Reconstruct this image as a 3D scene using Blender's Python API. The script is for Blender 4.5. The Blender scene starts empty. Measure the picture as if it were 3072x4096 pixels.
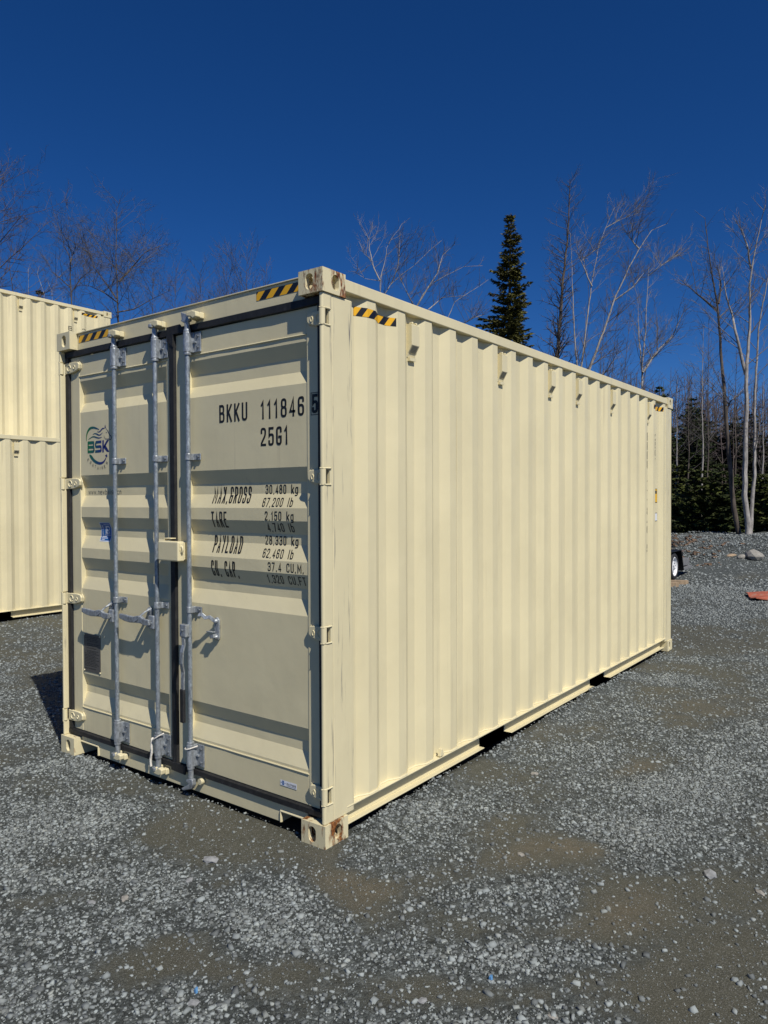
import bpy, bmesh, math, random
import numpy as np
from mathutils import Vector, Matrix

# ------------------------------------------------------------------ camera, sky, sun, exposure
SC = bpy.context.scene
COL = SC.collection
CAM = Vector((2.41263, -2.72844, 1.74860)); YAW, PIT, ROL, FPX = 0.642152, -0.0172111, -0.0037203, 2933.76
cf = Vector((-math.sin(YAW)*math.cos(PIT), math.cos(YAW)*math.cos(PIT), math.sin(PIT)))
r0 = Vector((math.cos(YAW), math.sin(YAW), 0)); u0 = r0.cross(cf)
cr = r0*math.cos(ROL) + u0*math.sin(ROL); cu = -r0*math.sin(ROL) + u0*math.cos(ROL)
cam_d = bpy.data.cameras.new('camera'); cam = bpy.data.objects.new('camera', cam_d); COL.objects.link(cam)
m3 = Matrix((cr, cu, -cf)).transposed()
cam.matrix_world = Matrix.Translation(CAM) @ m3.to_4x4()
cam_d.sensor_fit = 'HORIZONTAL'; cam_d.sensor_width = 36.0; cam_d.lens = FPX/3072*36
cam_d.clip_start = 0.05; cam_d.clip_end = 2000
SC.camera = cam

SUN = Vector((0.6063, -0.2564, 0.7527)).normalized()
world = bpy.data.worlds.new('World'); SC.world = world; world.use_nodes = True
wn = world.node_tree.nodes; wl = world.node_tree.links
sky = wn.new('ShaderNodeTexSky'); sky.sky_type = 'NISHITA'; sky.sun_disc = False
sky.sun_elevation = math.asin(SUN.z); sky.sun_rotation = math.atan2(SUN.x, SUN.y)
sky.altitude = 2500; sky.air_density = 1.0; sky.dust_density = 0.0; sky.ozone_density = 10.0
hs = wn.new('ShaderNodeHueSaturation'); hs.inputs['Saturation'].default_value = 1.17; hs.inputs['Value'].default_value = 1.0; hs.inputs['Hue'].default_value = 0.508
wl.new(sky.outputs[0], hs.inputs['Color']); bg = wn['Background']
wl.new(hs.outputs[0], bg.inputs[0]); bg.inputs[1].default_value = 0.073
sd = bpy.data.lights.new('sun', 'SUN'); so = bpy.data.objects.new('sun', sd); COL.objects.link(so)
sd.energy = 4.55; sd.angle = math.radians(0.5); sd.color = (1.0, 0.95, 0.86)
so.rotation_euler = (-SUN).to_track_quat('-Z', 'Y').to_euler(); so.location = (20, -10, 30)
SC.view_settings.view_transform = 'Standard'; SC.view_settings.look = 'None'
SC.view_settings.exposure = 0.0; SC.view_settings.gamma = 1.0; SC.view_settings.use_curve_mapping = False
SC.cycles.max_bounces = 6; SC.cycles.diffuse_bounces = 3; SC.cycles.glossy_bounces = 3
SC.cycles.use_denoising = True

def ray(px, py): return cf + cr*((px-1536)/FPX) - cu*((py-2048)/FPX)
def at(px, py, s): return CAM + ray(px, py)*s                     # point at forward distance s
def onplane(px, py, axis, v):
    d = ray(px, py); return CAM + d*((v-CAM[axis])/d[axis])

# ------------------------------------------------------------------ helpers
class MB:
    def __init__(s): s.v = []; s.f = []
    def add(s, vs, fs):
        o = len(s.v); s.v += [tuple(p) for p in vs]; s.f += [tuple(i+o for i in f) for f in fs]; return s
    def box(s, x0, x1, y0, y1, z0, z1):
        return s.add([(x0,y0,z0),(x1,y0,z0),(x1,y1,z0),(x0,y1,z0),(x0,y0,z1),(x1,y0,z1),(x1,y1,z1),(x0,y1,z1)],
                     [(0,3,2,1),(4,5,6,7),(0,1,5,4),(1,2,6,5),(2,3,7,6),(3,0,4,7)])
    def obox(s, c, ax, ay, az):                                   # oriented box: centre and three half vectors
        c = Vector(c); ax, ay, az = Vector(ax), Vector(ay), Vector(az); P = []
        for k in (-1, 1):
            for i, j in ((-1,-1),(1,-1),(1,1),(-1,1)): P.append(c+ax*i+ay*j+az*k)
        return s.add(P, [(0,3,2,1),(4,5,6,7),(0,1,5,4),(1,2,6,5),(2,3,7,6),(3,0,4,7)])
    def prism(s, poly, axis, a, b):                               # polygon in the other two axes, extruded along axis
        n = len(poly)
        def mk(p, t):
            q = [0,0,0]; o = [i for i in range(3) if i != axis]; q[o[0]] = p[0]; q[o[1]] = p[1]; q[axis] = t; return q
        vs = [mk(p, a) for p in poly] + [mk(p, b) for p in poly]
        fs = [tuple(range(n))[::-1], tuple(range(n, 2*n))] + [(i, (i+1) % n, n+(i+1) % n, n+i) for i in range(n)]
        return s.add(vs, fs)
    def tube(s, pts, rad, n=8, caps=True):
        pts = [Vector(p) for p in pts]; m = len(pts)
        if not hasattr(rad, '__len__'): rad = [rad]*m
        vs = []; fs = []
        t = (pts[1]-pts[0]).normalized(); ref = Vector((0,0,1)) if abs(t.z) < .9 else Vector((1,0,0))
        a = t.cross(ref).normalized()
        for i in range(m):
            if 0 < i < m-1: t = (pts[i+1]-pts[i-1])
            elif i == m-1: t = pts[i]-pts[i-1]
            if t.length > 1e-9: t.normalize()
            a = a - t*a.dot(t)
            a = a.normalized() if a.length > 1e-6 else t.orthogonal().normalized()
            b = t.cross(a)
            for k in range(n):
                w = 2*math.pi*k/n; vs.append(pts[i]+(a*math.cos(w)+b*math.sin(w))*rad[i])
        for i in range(m-1):
            for k in range(n):
                fs.append((i*n+k, i*n+(k+1) % n, (i+1)*n+(k+1) % n, (i+1)*n+k))
        if caps: fs += [tuple(range(n))[::-1], tuple(range((m-1)*n, m*n))]
        return s.add(vs, fs)
    def build(s, name, mat, parent=None, bevel=0, smooth=False, seg=2, angle=35):
        me = bpy.data.meshes.new(name); me.from_pydata(s.v, [], s.f); me.update()
        return finish(name, me, mat, parent, bevel, smooth, seg, angle)

def finish(name, me, mat, parent=None, bevel=0, smooth=False, seg=2, angle=35):
    if mat: me.materials.append(mat)
    o = bpy.data.objects.new(name, me); COL.objects.link(o)
    if parent: o.parent = parent
    if smooth:
        for p in me.polygons: p.use_smooth = True
        try: me.set_sharp_from_angle(angle=math.radians(45))
        except Exception: pass
    if bevel:
        b = o.modifiers.new('bevel', 'BEVEL'); b.width = bevel; b.segments = seg; b.limit_method = 'ANGLE'; b.angle_limit = math.radians(angle)
    return o
def tag(o, label, cat, group=None):
    o['label'] = label; o['category'] = cat
    if group: o['group'] = group
    return o
def empty(name, loc, label, cat, group=None, rz=0):
    o = bpy.data.objects.new(name, None); COL.objects.link(o); o.location = loc; o.rotation_euler = (0,0,rz); o.empty_display_size = .1
    return tag(o, label, cat, group)

# ------------------------------------------------------------------ materials
class NT:
    def __init__(s, name):
        s.m = bpy.data.materials.new(name); s.m.use_nodes = True; s.t = s.m.node_tree
        s.b = s.t.nodes['Principled BSDF']; s.tc = None
    def n(s, typ, **kw):
        x = s.t.nodes.new(typ)
        for k, v in kw.items(): setattr(x, k, v)
        return x
    def l(s, a, b): s.t.links.new(a, b)
    def coord(s, scale=(1,1,1), rot=(0,0,0)):
        if not s.tc: s.tc = s.n('ShaderNodeTexCoord')
        mp = s.n('ShaderNodeMapping'); mp.inputs['Scale'].default_value = scale; mp.inputs['Rotation'].default_value = rot
        s.l(s.tc.outputs['Object'], mp.inputs[0]); return mp.outputs[0]
    def noise(s, scale, detail=3, rough=.55, cs=(1,1,1), vec=None):
        x = s.n('ShaderNodeTexNoise'); x.inputs['Scale'].default_value = scale; x.inputs['Detail'].default_value = detail; x.inputs['Roughness'].default_value = rough
        s.l(vec if vec else s.coord(cs), x.inputs['Vector']); return x.outputs[0]
    def ramp(s, fac, stops, interp='LINEAR'):
        x = s.n('ShaderNodeValToRGB'); x.color_ramp.interpolation = interp; e = x.color_ramp.elements
        while len(e) < len(stops): e.new(.5)
        for i, (p, c) in enumerate(stops):
            e[i].position = p; e[i].color = (c, c, c, 1) if not hasattr(c, '__len__') else (*c, 1)
        s.l(fac, x.inputs[0]); return x.outputs[0]
    def mix(s, fac, a, b, blend='MIX'):
        x = s.n('ShaderNodeMix', data_type='RGBA', blend_type=blend)
        for val, sock in ((fac, x.inputs[0]), (a, x.inputs[6]), (b, x.inputs[7])):
            if hasattr(val, 'is_linked'): s.l(val, sock)
            elif hasattr(val, '__len__'): sock.default_value = (*val, 1)
            else: sock.default_value = val
        return x.outputs[2]
    def math(s, op, a, b=0):
        x = s.n('ShaderNodeMath', operation=op)
        for v, k in ((a, 0), (b, 1)):
            if hasattr(v, 'is_linked'): s.l(v, x.inputs[k])
            else: x.inputs[k].default_value = v
        return x.outputs[0]
    def set(s, base=None, rough=None, metal=None, spec=None):
        for k, v in (('Base Color', base), ('Roughness', rough), ('Metallic', metal), ('Specular IOR Level', spec)):
            if v is None: continue
            if hasattr(v, 'is_linked'): s.l(v, s.b.inputs[k])
            else: s.b.inputs[k].default_value = (*v, 1) if hasattr(v, '__len__') else v
        return s
    def bump(s, h, strength=.3, dist=.01):
        x = s.n('ShaderNodeBump'); x.inputs['Strength'].default_value = strength; x.inputs['Distance'].default_value = dist
        s.l(h, x.inputs['Height']); s.l(x.outputs[0], s.b.inputs['Normal']); return s

CREAM = (0.705, 0.628, 0.398)
def paint_mat(name, scuff=0.0, rust=0.0, base=CREAM, rust_scale=1.0, bumpy=.30):
    t = NT(name)
    var = t.ramp(t.noise(1.6, 4), [(.3, tuple(c*.93 for c in base)), (.7, tuple(min(1, c*1.04) for c in base))])
    dirt = t.ramp(t.noise(7, 5, .65, (1, 1, .25)), [(.52, 0.0), (.8, .22)])
    c = t.mix(dirt, var, tuple(v*.72 for v in base))
    if scuff:
        a = t.ramp(t.noise(34, 4, .7, (1, 1.6, .07)), [(.55, 0.0), (.66, 1.0)])
        b = t.ramp(t.noise(2.3, 2, .5, (1.5, 9, .8)), [(.50, 0.0), (.62, 1.0)])
        c = t.mix(t.math('MULTIPLY', t.math('MULTIPLY', a, b), scuff), c, (.16, .15, .14))
    if rust:
        a = t.ramp(t.noise(22*rust_scale, 5, .7, (1, 1, .30)), [(.66-.24*rust, 0.0), (.72-.2*rust, 1.0)])
        rc = t.ramp(t.noise(60, 4, .6), [(.35, (.055, .022, .012)), (.55, (.24, .085, .022)), (.75, (.42, .20, .07))])
        c = t.mix(a, c, rc)
    st = t.math('MULTIPLY', t.ramp(t.noise(26, 3, .6, (1, 1, .035)), [(.60, 0.0), (.74, 1.0)]), t.ramp(t.noise(1.1, 3, .5), [(.45, 0.0), (.62, 1.0)]))
    c = t.mix(t.math('MULTIPLY', st, .30), c, (.36, .31, .21))
    sp_ = t.math('MULTIPLY', t.ramp(t.noise(48, 4, .75, (1, 1, .35)), [(.70, 0.0), (.74, 1.0)]), t.ramp(t.noise(1.9, 2, .5), [(.60, 0.0), (.66, 1.0)]))
    c = t.mix(t.math('MULTIPLY', sp_, .55), c, (.22, .19, .15))
    t.set(c, t.ramp(t.noise(9, 3), [(.3, .34), (.7, .52)]), 0, .45)
    t.bump(t.math('ADD', t.math('MULTIPLY', t.noise(2.6, 2, .5), 3.0), t.noise(11, 3, .5)), bumpy, .004)
    return t.m
M = {}
M['paint'] = paint_mat('cream_paint')
M['paint_post'] = paint_mat('cream_paint_scuffed', scuff=1.0)
M['cast_a'] = paint_mat('cream_paint_rusty', rust=.74, rust_scale=.6)
M['cast_b'] = paint_mat('cream_paint_rust_spots', rust=.64, rust_scale=.8)
M['cast_c'] = paint_mat('cream_paint_chipped', rust=.2)
def simple(name, col, rough=.5, metal=0, var=.15, scale=40, bump=.2, spec=.4, cs=(1,1,1)):
    t = NT(name); n = t.noise(scale, 4, .6, cs)
    t.set(t.ramp(n, [(.3, tuple(c*(1-var) for c in col)), (.7, tuple(min(1, c*(1+var)) for c in col))]), rough, metal, spec)
    if bump: t.bump(n, bump, .003)
    return t.m
def galv(name, col, rough, sc):
    t = NT(name); n = t.noise(55, 5, .7, (1, 1, .4)); v = t.n('ShaderNodeTexVoronoi'); v.inputs['Scale'].default_value = sc; t.l(t.coord((1, 1, .6)), v.inputs['Vector'])
    q = t.n('ShaderNodeSeparateColor'); t.l(v.outputs['Color'], q.inputs[0])
    a = t.ramp(q.outputs[0], [(0, tuple(c*.62 for c in col)), (.5, col), (1, tuple(min(1, c*1.55) for c in col))])
    b = t.ramp(n, [(.34, tuple(c*.55 for c in col)), (.5, col), (.68, tuple(min(1, c*1.5) for c in col))])
    t.set(t.mix(.55, a, b), t.ramp(n, [(.3, rough-.08), (.7, rough+.14)]), .5, .4).bump(n, .25, .002); return t.m
M['galv'] = galv('galvanised_steel', (.29, .325, .355), .42, 130)
M['galv_cast'] = galv('galvanised_forging', (.33, .355, .375), .40, 110)
M['bolt'] = simple('dark_bolt', (.20, .22, .24), .4, .6, .2, 80, 0)
t = NT('black_rubber'); rn = t.noise(45, 5, .7, (1, 1, .5))
t.set(t.ramp(rn, [(.35, (.010, .010, .011)), (.62, (.022, .022, .023)), (.8, (.075, .075, .075))]), .62, 0, .4).bump(rn, .35, .003); M['rubber'] = t.m
M['ink'] = simple('black_ink', (.012, .012, .012), .45, 0, .1, 30, 0)
M['ink_fade'] = simple('grey_ink', (.10, .10, .09), .5, 0, .1, 30, 0)
M['navy'] = simple('navy_ink', (.008, .012, .075), .4, 0, .1, 30, 0)
M['white'] = simple('white_print', (.75, .77, .80), .4, 0, .04, 30, 0)
M['blue_st'] = simple('blue_sticker', (.016, .115, .36), .35, 0, .08, 30, 0)
M['yellow_st'] = simple('yellow_sticker', (.78, .44, .015), .4, 0, .06, 30, 0)
M['plate'] = simple('engraved_plate', (.135, .13, .12), .45, .4, .1, 60, 0)
M['plate_ln'] = simple('engraved_rows', (.042, .041, .040), .5, .3, .3, 160, 0)
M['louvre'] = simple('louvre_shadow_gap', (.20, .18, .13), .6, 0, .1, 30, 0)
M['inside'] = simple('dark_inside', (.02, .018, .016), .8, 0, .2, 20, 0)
M['rope'] = simple('white_rope', (.72, .68, .60), .8, 0, .25, 160, .5)
M['wood_floor'] = simple('brown_under_plate', (.13, .10, .085), .7, 0, .3, 14, .3)
t = NT('logo_gradient'); sx = t.n('ShaderNodeSeparateXYZ'); t.l(t.coord(), sx.inputs[0])
g = t.math('MULTIPLY', t.math('ADD', sx.outputs[0], 2.19), 3.6)
t.set(t.ramp(g, [(.05, (.004, .16, .022)), (.42, (.004, .07, .11)), (.62, (.006, .016, .17)), (1, (.006, .005, .10))]), .4); M['logo'] = t.m
t = NT('hazard_tape'); sx = t.n('ShaderNodeSeparateXYZ'); t.l(t.coord(), sx.inputs[0])
v = t.math('SUBTRACT', t.math('ADD', sx.outputs[0], sx.outputs[1]), t.math('MULTIPLY', sx.outputs[2], 1.0))
fr = t.math('FRACT', t.math('MULTIPLY', t.math('ADD', v, 20.0), 1/.102))
t.set(t.mix(t.math('GREATER_THAN', fr, .5), (.010, .010, .012), (.80, .42, .010)), .38); M['hazard'] = t.m

# ------------------------------------------------------------------ ground
rng = np.random.default_rng(7)
LAT = rng.random((256, 256))
def vnoise(x, y, f, k=0):
    x = np.asarray(x)*f + 37.3*k + 500; y = np.asarray(y)*f + 91.7*k + 500
    xi = np.floor(x).astype(int); yi = np.floor(y).astype(int); fx = x-xi; fy = y-yi
    fx = fx*fx*(3-2*fx); fy = fy*fy*(3-2*fy); L = lambda a, b: LAT[(a+17*k) % 256, (b+29*k) % 256]
    return (L(xi, yi)*(1-fx)+L(xi+1, yi)*fx)*(1-fy) + (L(xi, yi+1)*(1-fx)+L(xi+1, yi+1)*fx)*fy
def fbm(x, y, f, k=0, o=4): return sum(vnoise(x, y, f*2**i, k+i)*.5**i for i in range(o))/sum(.5**i for i in range(o))
def sstep(a, b, x):
    t_ = np.clip((x-a)/(b-a), 0, 1); return t_*t_*(3-2*t_)
def gz(x, y):
    x = np.asarray(x, float); y = np.asarray(y, float)
    s = -.599*(x-2.41) + .80*(y+2.73)
    z = -.115*sstep(-4.2, -8.2, x) + .05*(fbm(x, y, .22, 3)-.5)*sstep(7.5, 11, np.hypot(x+1, y-3))
    z = z + .62*sstep(15.5, 21.5, s + 1.2*(vnoise(x, y, .25, 9)-.5)) + .10*(fbm(x, y, .9, 5)-.5)*sstep(15, 19, s)
    z = z + (3.2+5.5*fbm(x, y, .07, 15))*sstep(30, 62, s) + 8*sstep(62, 220, s)
    z = z + .25*(fbm(x, y, .5, 17)-.5)*sstep(17.5, 20.5, s)
    near = 1-sstep(6, 9, np.hypot(x+1, y-2))
    z = z + near*.020*(fbm(x, y, .8, 11)-.5)
    # shallow ridge of gravel pushed against the long side and the door end
    z = z + .075*np.exp(-((x-.01)/.09)**2)*sstep(.2, .6, y)*(1-sstep(5.6, 6, y))*fbm(x, y, 2.5, 13)
    inside = (x > -2.40) & (x < -.03) & (y > .06) & (y < 6)
    return np.where(inside, -.03, z)
# patches of bare dirt (negative) and of thick gravel (positive): place in the photo, radii there, strength, tan-ness
PATCH = [(760,3330,330,42,-.75,.1),(330,3430,200,30,-.6,.1),(230,3610,260,32,-.7,.1),(1050,3400,170,32,-.6,.15),(180,3150,260,50,-.5,.1),(860,3560,150,22,-.7,.0),(560,3690,150,20,-.5,.1),
 (1500,3545,190,62,-1.3,1),(2230,3425,250,50,-1.2,1),(2430,3612,150,42,-1.0,.9),(950,3850,560,75,-.9,.15),(1700,3990,500,95,-.9,.15),
 (2450,3930,500,120,-.9,.2),(2560,3068,160,36,-1.0,1),(2850,2830,320,60,-.7,.35),(2350,2900,260,60,-.45,.3),(850,3290,300,60,-.6,.2),(300,3560,220,40,-.5,.1),
 (640,3830,220,40,-.4,.1),(1350,3420,120,35,-.5,.3),(2900,3750,260,110,-.5,.15),(2100,3690,200,40,-.4,.3),(500,4050,300,60,-.4,.1),(2000,3330,180,40,-.4,.2),
 (150,3480,330,90,.5,0),(600,3570,260,70,.7,0),(1150,3690,330,90,.9,0),(1700,3330,240,150,.8,0),(2080,3560,250,70,.8,0),(2500,3300,240,110,.9,0),(2950,3220,200,150,.8,0),
 (2150,3790,260,80,.7,0),(1750,3840,200,60,.5,0),(180,3880,240,80,.8,0),(420,3730,160,50,.6,0),(1500,3450,160,60,.6,0),(2950,3900,160,110,.5,0),(300,3250,300,110,.35,0),(2350,3980,220,70,.3,0)]
PW = []
for px, py, rx, ry, st, tn in PATCH:
    c = onplane(px, py, 2, 0); a = onplane(px+rx, py, 2, 0); b = onplane(px, py-ry, 2, 0)
    PW.append(((c.x, c.y), ((a-c).x, (a-c).y), ((b-c).x, (b-c).y), st, tn))
def gravel(x, y):
    x = np.asarray(x, float); y = np.asarray(y, float)
    wx = x + .5*(fbm(x, y, 1.3, 21)-.5); wy = y + .5*(fbm(x, y, 1.3, 27)-.5)
    g = .42 + 1.5*(fbm(wx, wy, .62, 31)-.5) + .95*(fbm(x, y, 2.2, 37)-.5); tan = np.zeros_like(x)
    for c, a, b, st, tn in PW:
        det = a[0]*b[1]-a[1]*b[0]; dx = wx-c[0]; dy = wy-c[1]
        p = (dx*b[1]-dy*b[0])/det; q = (a[0]*dy-a[1]*dx)/det; e = np.exp(-(p*p+q*q)*.9)
        g = g + st*.55*e; tan = np.maximum(tan, tn*e)
    s = -.599*(x-2.41) + .80*(y+2.73)
    g = g + .35*sstep(9, 14, s)
    return np.clip(g, 0, 1), np.clip(tan, 0, 1)
def axis_pts(lo, hi, step, far):
    d = list(np.arange(lo, hi+1e-6, step)); k = step; a = [hi]; b = [lo]
    while a[-1] < far: k *= 1.22; a.append(a[-1]+k)
    k = step
    while b[-1] > -far: k *= 1.22; b.append(b[-1]-k)
    return np.array(b[:0:-1] + d + a[1:])
gx = axis_pts(-5.5, 5.0, .055, 600); gy = axis_pts(-2.6, 9.0, .055, 600)
GX, GY = np.meshgrid(gx, gy); GZ = gz(GX, GY); GG, GT = gravel(GX, GY)
nx, ny = len(gx), len(gy); idx = np.arange(nx*ny).reshape(ny, nx)
quads = np.stack([idx[:-1,:-1], idx[:-1,1:], idx[1:,1:], idx[1:,:-1]], -1).reshape(-1, 4)
def np_mesh(name, V, F):
    me = bpy.data.meshes.new(name); k = F.shape[1]
    me.vertices.add(len(V)); me.vertices.foreach_set('co', np.ascontiguousarray(V, np.float32).ravel())
    me.loops.add(F.size); me.loops.foreach_set('vertex_index', np.ascontiguousarray(F, np.int32).ravel())
    me.polygons.add(len(F)); me.polygons.foreach_set('loop_start', np.arange(0, F.size, k, dtype=np.int32)); me.polygons.foreach_set('loop_total', np.full(len(F), k, np.int32))
    me.update(calc_edges=True); return me
gm = np_mesh('ground', np.stack([GX, GY, GZ], -1).reshape(-1, 3), quads)
ac = gm.color_attributes.new('cover', 'FLOAT_COLOR', 'POINT')
ac.data.foreach_set('color', np.stack([GG, GT, sstep(24, 27, -.599*(GX-2.41)+.80*(GY+2.73)), np.ones_like(GG)], -1).astype(np.float32).ravel())
t = NT('gravel_yard')
at_ = t.n('ShaderNodeAttribute', attribute_name='cover'); sp = t.n('ShaderNodeSeparateColor'); t.l(at_.outputs[0], sp.inputs[0])
def vor(scale, feat='F1', cs=(1,1,1)):
    x = t.n('ShaderNodeTexVoronoi', feature=feat); x.inputs['Scale'].default_value = scale; t.l(t.coord(cs), x.inputs['Vector']); return x
v1, v2 = vor(70), vor(26)
e1 = vor(70, 'DISTANCE_TO_EDGE')
c1 = t.n('ShaderNodeSeparateColor'); t.l(v1.outputs['Color'], c1.inputs[0]); c2 = t.n('ShaderNodeSeparateColor'); t.l(v2.outputs['Color'], c2.inputs[0])
chips = t.mix(.5, t.ramp(c1.outputs[0], [(0, (.034, .038, .034)), (.6, (.088, .099, .092)), (1, (.22, .243, .232))]),
              t.ramp(c2.outputs[0], [(0, (.042, .048, .046)), (.7, (.089, .102, .098)), (1, (.18, .202, .199))]))
chips = t.mix(t.ramp(e1.outputs['Distance'], [(.0, .75), (.10, 0.0)]), chips, (.028, .028, .026))
dirt = t.mix(.55, t.ramp(t.noise(10, 6, .75), [(.3, (.060, .059, .043)), (.5, (.085, .084, .062)), (.72, (.122, .121, .093))]), t.ramp(t.noise(210, 3, .7), [(.32, (.028, .028, .021)), (.52, (.092, .092, .069)), (.70, (.215, .216, .18))]))
tanc = t.ramp(t.noise(30, 6, .75), [(.3, (.105, .088, .056)), (.5, (.155, .127, .082)), (.7, (.215, .18, .12))])
base = t.mix(t.math('MULTIPLY', t.math('MULTIPLY', sp.outputs[1], .70), t.ramp(t.noise(6, 5, .7), [(.30, .25), (.62, 1.0)])), dirt, tanc)
v3 = vor(190); c3 = t.n('ShaderNodeSeparateColor'); t.l(v3.outputs['Color'], c3.inputs[0])
speck = t.math('MULTIPLY', t.ramp(c3.outputs[1], [(.72, 0.0), (.80, .8)]), t.ramp(v3.outputs['Distance'], [(.30, 1.0), (.50, 0.0)])); base = t.mix(speck, base, (.23, .225, .20))
nz = t.noise(8, 5, .7)
cov = t.ramp(t.math('ADD', sp.outputs[0], t.math('MULTIPLY', t.math('SUBTRACT', nz, .5), .7)), [(.28, 0.0), (.62, 1.0)])
col = t.mix(cov, base, chips)
litter = t.ramp(t.noise(3, 6, .7), [(.3, (.02, .015, .010)), (.7, (.055, .04, .026))]); col = t.mix(sp.outputs[2], col, litter)
t.set(col, .85, 0, .25)
hgt = t.math('ADD', t.math('MULTIPLY', t.math('SUBTRACT', 1.0, v1.outputs['Distance']), cov), t.math('MULTIPLY', t.noise(130, 5, .75), 1.1))
t.bump(hgt, .9, .010)
M['ground'] = t.m
go = finish('ground', gm, M['ground']); go['kind'] = 'structure'
for p in gm.polygons: pass
gm.polygons.foreach_set('use_smooth', np.ones(len(gm.polygons), bool))

# loose crushed stone: real angular stones, too many to count
t = NT('crushed_stone'); a = t.n('ShaderNodeAttribute', attribute_name='tone'); n_ = t.noise(90, 4, .6)
sc_ = t.mix(t.math('MULTIPLY', n_, .5), a.outputs[0], (.14, .145, .15)); t.set(sc_, .8, 0, .3).bump(n_, .35, .004); M['stone'] = t.m
CUBE = np.array([(-1,-1,-1),(1,-1,-1),(1,1,-1),(-1,1,-1),(-1,-1,1),(1,-1,1),(1,1,1),(-1,1,1)], float)
CF = np.array([(0,3,2,1),(4,5,6,7),(0,1,5,4),(1,2,6,5),(2,3,7,6),(3,0,4,7)])
def stones(n, s0, s1, size, kfun, a0=-.62, a1=.62, warmth=0.0):
    ang = a0+(a1-a0)*rng.random(n*6); s = np.sqrt(rng.random(n*6)*(s1*s1-s0*s0)+s0*s0)
    fx_, fy_ = -.599, .80
    x = 2.41 + s*(fx_*np.cos(ang)+fy_*np.sin(ang)); y = -2.73 + s*(fy_*np.cos(ang)-fx_*np.sin(ang))
    g, tn = gravel(x, y); keep = rng.random(len(x)) < kfun(g)
    keep &= ~((x > -2.36) & (x < -.03) & (y > .10) & (y < 5.98))
    x, y, g, tn = x[keep][:n], y[keep][:n], g[keep][:n], tn[keep][:n]; n = len(x)
    r = size[0]*(size[1]/size[0])**(rng.random(n)**1.8)
    J = CUBE[None] * (1+ (rng.random((n,8,3))-.5)*.9)
    top = 1-.35*rng.random((n,8)); J[:, :, 0] *= np.where(CUBE[:, 2] > 0, top, 1); J[:, :, 1] *= np.where(CUBE[:, 2] > 0, top, 1)
    J *= (r[:, None]*np.array([1, 1, 1])*np.stack([.75+.7*rng.random(n), .6+.4*rng.random(n), .35+.4*rng.random(n)], -1))[:, None, :]*.62
    th = rng.random(n)*6.283; tx = (rng.random(n)-.5)*.9; c, s_ = np.cos(tx)[:, None], np.sin(tx)[:, None]
    Y = J[:, :, 1]*c - J[:, :, 2]*s_; Z = J[:, :, 1]*s_ + J[:, :, 2]*c; X = J[:, :, 0]
    c, s_ = np.cos(th)[:, None], np.sin(th)[:, None]
    V = np.stack([X*c-Y*s_+x[:, None], X*s_+Y*c+y[:, None], Z+(gz(x, y)+r*.12)[:, None]], -1)
    tone = .12+.30*rng.random(n)**1.4; warm = np.clip((rng.random(n)-.72)*2, 0, 1)*.35 + tn*.2
    colr = np.stack([tone*(.90+.20*warm), tone*(1.0+.01*warm), tone*(.975-.30*warm), np.ones(n)], -1)
    return V, colr
W8 = dict(a0=-.80, a1=.80)
parts = [stones(50000, 2.0, 5.4, (.0044, .0135), lambda g: .025+.975*g**2.5, **W8),
         stones(12000, 2.0, 4.6, (.0026, .0052), lambda g: .30+.4*(1-g), **W8),
         stones(4800, 2.0, 5.4, (.010, .0215), lambda g: .10+.90*g**2.0, **W8),
         stones(36000, 5.2, 9.5, (.0065, .0170), lambda g: .03+.97*g**2.4, -.66, .70),
         stones(3000, 9.2, 20, (.012, .030), lambda g: .1+.9*g, -.36, .34),
         stones(7000, 8.5, 18, (.011, .026), lambda g: .1+.9*g, -.62, -.36),
         stones(16000, 9.2, 16, (.010, .025), lambda g: .10+.90*g**1.5, .34, .64),
         stones(11000, 15.5, 26, (.016, .045), lambda g: .3+.7*g, .34, .64)]
V = np.concatenate([p[0] for p in parts]); CL = np.concatenate([p[1] for p in parts]); n = len(V)
F = (CF[None] + 8*np.arange(n)[:, None, None]).reshape(-1, 4)
sm = np_mesh('crushed_stone', V.reshape(-1, 3), F)
ca = sm.color_attributes.new('tone', 'FLOAT_COLOR', 'POINT'); ca.data.foreach_set('color', np.repeat(CL, 8, 0).astype(np.float32).ravel())
so_ = finish('crushed_stone', sm, M['stone']); so_['kind'] = 'stuff'; tag(so_, 'loose grey crushed stone strewn over the dirt yard', 'gravel')

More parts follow.
